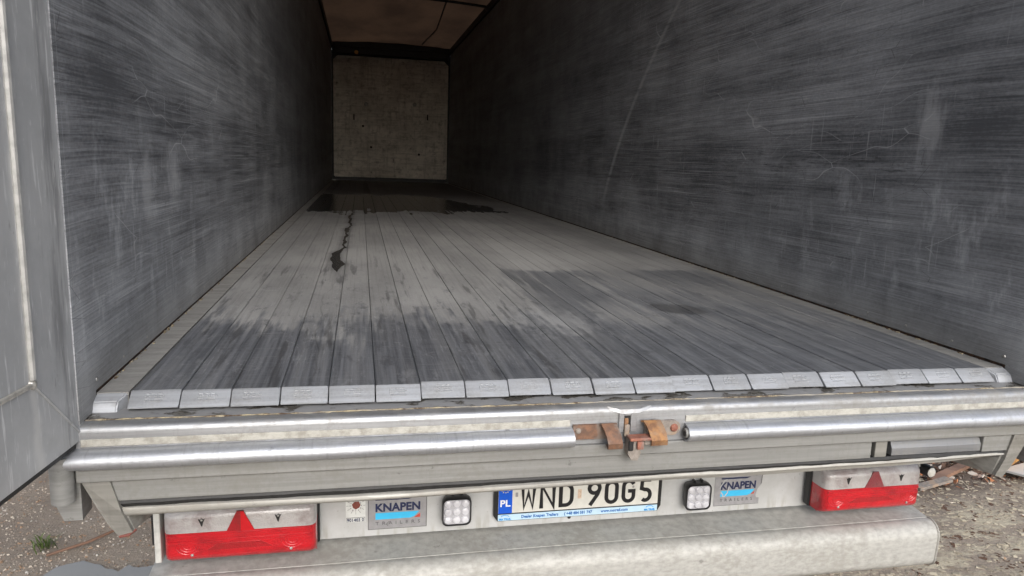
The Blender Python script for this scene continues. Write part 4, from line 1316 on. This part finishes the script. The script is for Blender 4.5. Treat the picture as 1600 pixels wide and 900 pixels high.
f_ = .178
slab([(0, DZ0), (f_, DZ0 + f_), (f_, DZ1 - f_), (0, DZ1)], -.045, 0, 'stile', 'door')
slab([(DW, DZ0), (DW - f_, DZ0 + f_), (DW - f_, DZ1 - f_), (DW, DZ1)], -.045, 0, 'stile', 'door')
slab([(.0008, DZ0), (DW - .0008, DZ0), (DW - f_ - .0008, DZ0 + f_), (f_ + .0008, DZ0 + f_)], -.045, -.0006, 'bottom_rail', 'door')
slab([(.0008, DZ1), (DW - .0008, DZ1), (DW - f_ - .0008, DZ1 - f_), (f_ + .0008, DZ1 - f_)], -.045, -.0006, 'top_rail', 'door')
slab([(f_ + .001, DZ0 + f_ + .001), (DW - f_ - .001, DZ0 + f_ + .001), (DW - f_ - .001, DZ1 - f_ - .001), (f_ + .001, DZ1 - f_ - .001)], -.043, -.002, 'door_panel', 'door', .002)
MB().tube([dp(f_, DZ0 + f_ + .01, .0), dp(f_, DZ1 - f_, .0)], .0075, 8).build('weld_bead', 'weld_yellow', dr, True)
MB().tube([dp(f_, DZ0 + f_, .0), dp(DW - f_, DZ0 + f_, .0)], .0055, 8).build('weld_bead', 'weld', dr, True)
MB().tube([dp(f_, DZ0 + f_, .0), dp(.004, DZ0 + .004, .0)], .0032, 8).build('weld_bead', 'door', dr, True)
MB().dome(dp(f_, DZ0 + f_, -.002), .011, nv, .009, 10).build('weld_spot', 'weld', dr, True)
mb = MB(); mb.loft([[dp(u, z, d) for u, z in ((.03, DZ0 - .012), (DW, DZ0 - .012), (DW, DZ0 - .0005), (.03, DZ0 - .0005))] for d in (-.040, -.004)])
mb.build('rubber_seal', 'black_rubber', dr)

# ------------------------------------------------------------------ ground litter
def scatter(name, mat, n_, fx, size, flat_, label, cat, seed, elong=1.0, tilt=.3, ang=None):
    rr = random.Random(seed)
    vs_, fs = [], []
    base = [(1, 0, 0), (-1, 0, 0), (0, 1, 0), (0, -1, 0), (0, 0, 1), (0, 0, -1)]
    tri = [(0, 2, 4), (2, 1, 4), (1, 3, 4), (3, 0, 4), (2, 0, 5), (1, 2, 5), (3, 1, 5), (0, 3, 5)]
    box_ = [(-1, -1, -1), (1, -1, -1), (1, 1, -1), (-1, 1, -1), (-1, -1, 1), (1, -1, 1), (1, 1, 1), (-1, 1, 1)]
    bf = [(0, 3, 2, 1), (4, 5, 6, 7), (0, 1, 5, 4), (1, 2, 6, 5), (2, 3, 7, 6), (3, 0, 4, 7)]
    for k in range(n_):
        x, y = fx(rr)
        s = rr.uniform(*size) * rr.uniform(.6, 1)
        a = rr.uniform(0, math.pi) if ang is None else rr.gauss(ang, .5)
        mt = Matrix.Rotation(a, 3, 'Z') @ Matrix.Rotation(rr.gauss(0, tilt), 3, 'X') @ Matrix.Rotation(rr.gauss(0, tilt), 3, 'Y')
        sc = Vector((s * elong * rr.uniform(.7, 1.3), s * rr.uniform(.6, 1), s * flat_ * rr.uniform(.6, 1.2)))
        o = len(vs_)
        src, fc = (box_, bf) if flat_ < .3 else (base, tri)
        zo = GZ + sc.z * .55
        for p in src:
            q = Vector((p[0] * sc.x * rr.uniform(.75, 1.2), p[1] * sc.y * rr.uniform(.75, 1.2), p[2] * sc.z * rr.uniform(.75, 1.2)))
            q = mt @ q
            vs_.append((x + q.x, y + q.y, max(zo + q.z, GZ - .01)))
        fs += [tuple(i + o for i in f) for f in fc]
    me = bpy.data.meshes.new(name)
    me.from_pydata(vs_, [], fs)
    me.materials.append(M[mat])
    o = place(name, me, (0, 0, 0))
    tag(o, label, cat, kind='stuff')
    return o
def left_area(r):
    return (r.uniform(-3.6, -.6), .6 + 3.6 * r.random() ** 1.1)
scatter('gravel', 'stones', 22000, left_area, (.003, .010), .6, 'small loose grey and tan gravel left of the trailer', 'gravel', 21)
def any_area(r): return (r.uniform(-6, 6), r.uniform(-3, 7))
scatter('gravel', 'stones', 6000, any_area, (.005, .016), .6, 'thin scatter of small stones around the trailer', 'gravel', 22)
def right_area(r): return (r.uniform(1.2, 3.6), r.uniform(.2, 1.95))
scatter('wood_chips', 'chips', 5000, right_area, (.003, .010), .22, 'pale trodden wood chips on the ground right of the trailer', 'wood chips', 23, 1.7, .15, -.5)
def pile(r):
    while True:
        x = r.uniform(1.5, 5.2); y = r.uniform(1.55, 3.6)
        if y > 1.62 + .12 * (x - 2.4) + r.gauss(0, .07): return (x, y)
scatter('bark_litter', 'bark', 9000, pile, (.006, .022), .25, 'dark bark and plastic litter behind the pale wood chips', 'litter', 24, 1.6, .5)

# puddle at the lower left
mb = MB()
pp = []
rr = random.Random(8)
for k in range(96):
    a = 2 * math.pi * k / 96
    r_ = 1 + .10 * math.sin(3 * a + 1) + .06 * math.sin(7 * a) + .04 * math.sin(13 * a + 2) + rr.uniform(-.05, .05)
    pp.append(Vector((-1.66 + .46 * r_ * math.cos(a), .98 + .44 * r_ * math.sin(a), GZ + .012)))
c0 = mb.bm.verts.new(Vector((-1.66, .98, GZ + .012)))
vv = [mb.bm.verts.new(p) for p in pp]
for k in range(96): mb.bm.faces.new((c0, vv[k], vv[(k + 1) % 96]))
pd = mb.build('puddle', 'water')
pd['kind'] = 'structure'

# grass tuft
mb = MB()
rr = random.Random(2)
gx, gy = -2.04, 1.62
for k in range(46):
    a = rr.uniform(0, 2 * math.pi); l = rr.uniform(.02, .055); bx, by = gx + rr.gauss(0, .02), gy + rr.gauss(0, .02)
    d = Vector((math.cos(a), math.sin(a), 0)); s_ = Vector((-d.y, d.x, 0)) * .0028
    p0 = Vector((bx, by, GZ)); p1 = p0 + d * l * .35 + Vector((0, 0, l * .8)); p2 = p0 + d * l * .8 + Vector((0, 0, l))
    q = [mb.bm.verts.new(v) for v in (p0 - s_, p0 + s_, p1 + s_, p1 - s_)]
    mb.bm.faces.new(q)
    tt = mb.bm.verts.new(p2); mb.bm.faces.new((q[3], q[2], tt))
tag(mb.build('grass_tuft', 'green_leaf'), 'tiny green grass tuft growing in the gravel', 'grass')
# twigs and boards
tag(MB().tube([(-2.0, 1.52, GZ + .012), (-1.86, 1.60, GZ + .02), (-1.74, 1.74, GZ + .018), (-1.70, 1.84, GZ + .02)], [.006, .007, .006, .004], 7).build('twig', 'lath', smooth=True), 'thin dark twig lying on the gravel beside the puddle', 'twig')
def plank(name, a, b, w, t, mat, lab, cat, tw=0.0):
    a, b = Vector(a), Vector(b)
    d = (b - a); L = d.length; d.normalize()
    s_ = d.cross(Vector((0, 0, 1))).normalized(); n_ = s_.cross(d)
    s2 = s_ * math.cos(tw) + n_ * math.sin(tw); n2 = s2.cross(d)
    mb = MB()
    rings = []
    for f in (0, .33, .66, 1):
        p = a + d * L * f
        rings.append([p + s2 * w / 2 + n2 * t / 2, p - s2 * w / 2 + n2 * t / 2, p - s2 * w / 2 - n2 * t / 2, p + s2 * w / 2 - n2 * t / 2])
    mb.loft(rings)
    es = [e for e in mb.bm.edges if len(e.link_faces) == 2 and e.calc_face_angle(0) > .5]
    bmesh.ops.bevel(mb.bm, geom=es, offset=min(t, w) * .12, segments=1, affect='EDGES')
    return tag(mb.build(name, mat), lab, cat)
plank('timber_beam', (3.13, 1.72, GZ + .115), (4.4, 2.35, GZ + .16), .10, .13, 'timber', 'yellow brown timber beam lying at the right edge', 'beam')
plank('timber_offcut', (3.35, 1.62, GZ + .03), (3.9, 2.2, GZ + .03), .10, .05, 'dark_steel', 'dark offcut supporting the yellow timber beam', 'offcut')
plank('wooden_lath', (2.62, 1.66, GZ + .02), (3.2, 1.88, GZ + .045), .05, .022, 'lath', 'reddish brown wooden lath lying on the bark litter', 'lath')
plank('grey_lath', (2.45, 1.58, GZ + .02), (2.72, 1.64, GZ + .03), .05, .016, 'rust_grey', 'short weathered grey lath end beside the brown lath', 'lath')
plank('pale_board', (3.15, 1.62, GZ + .05), (3.75, 1.74, GZ + .075), .16, .012, 'pale_board', 'pale grey broken board under the timber beam', 'board', .15)
plank('pale_board', (3.45, 2.05, GZ + .24), (4.1, 2.5, GZ + .25), .26, .012, 'pale_board', 'white sheet standing up behind the timber beam', 'board', .9)

# fallen leaf at the edge of the puddle
mb = MB()
lf = [(0, 0), (.018, .006), (.034, .016), (.05, .012), (.062, 0), (.05, -.012), (.034, -.015), (.016, -.007)]
mb.loft([[Vector((-1.845 + a * .5 - b * .8, 1.19 + a * .8 + b * .5, GZ + .016 + .16 * abs(b) + dz_)) for a, b in lf] for dz_ in (0, .001)])
tag(mb.build('fallen_leaf', 'lath'), 'small curled brown leaf lying at the puddle edge', 'leaf')
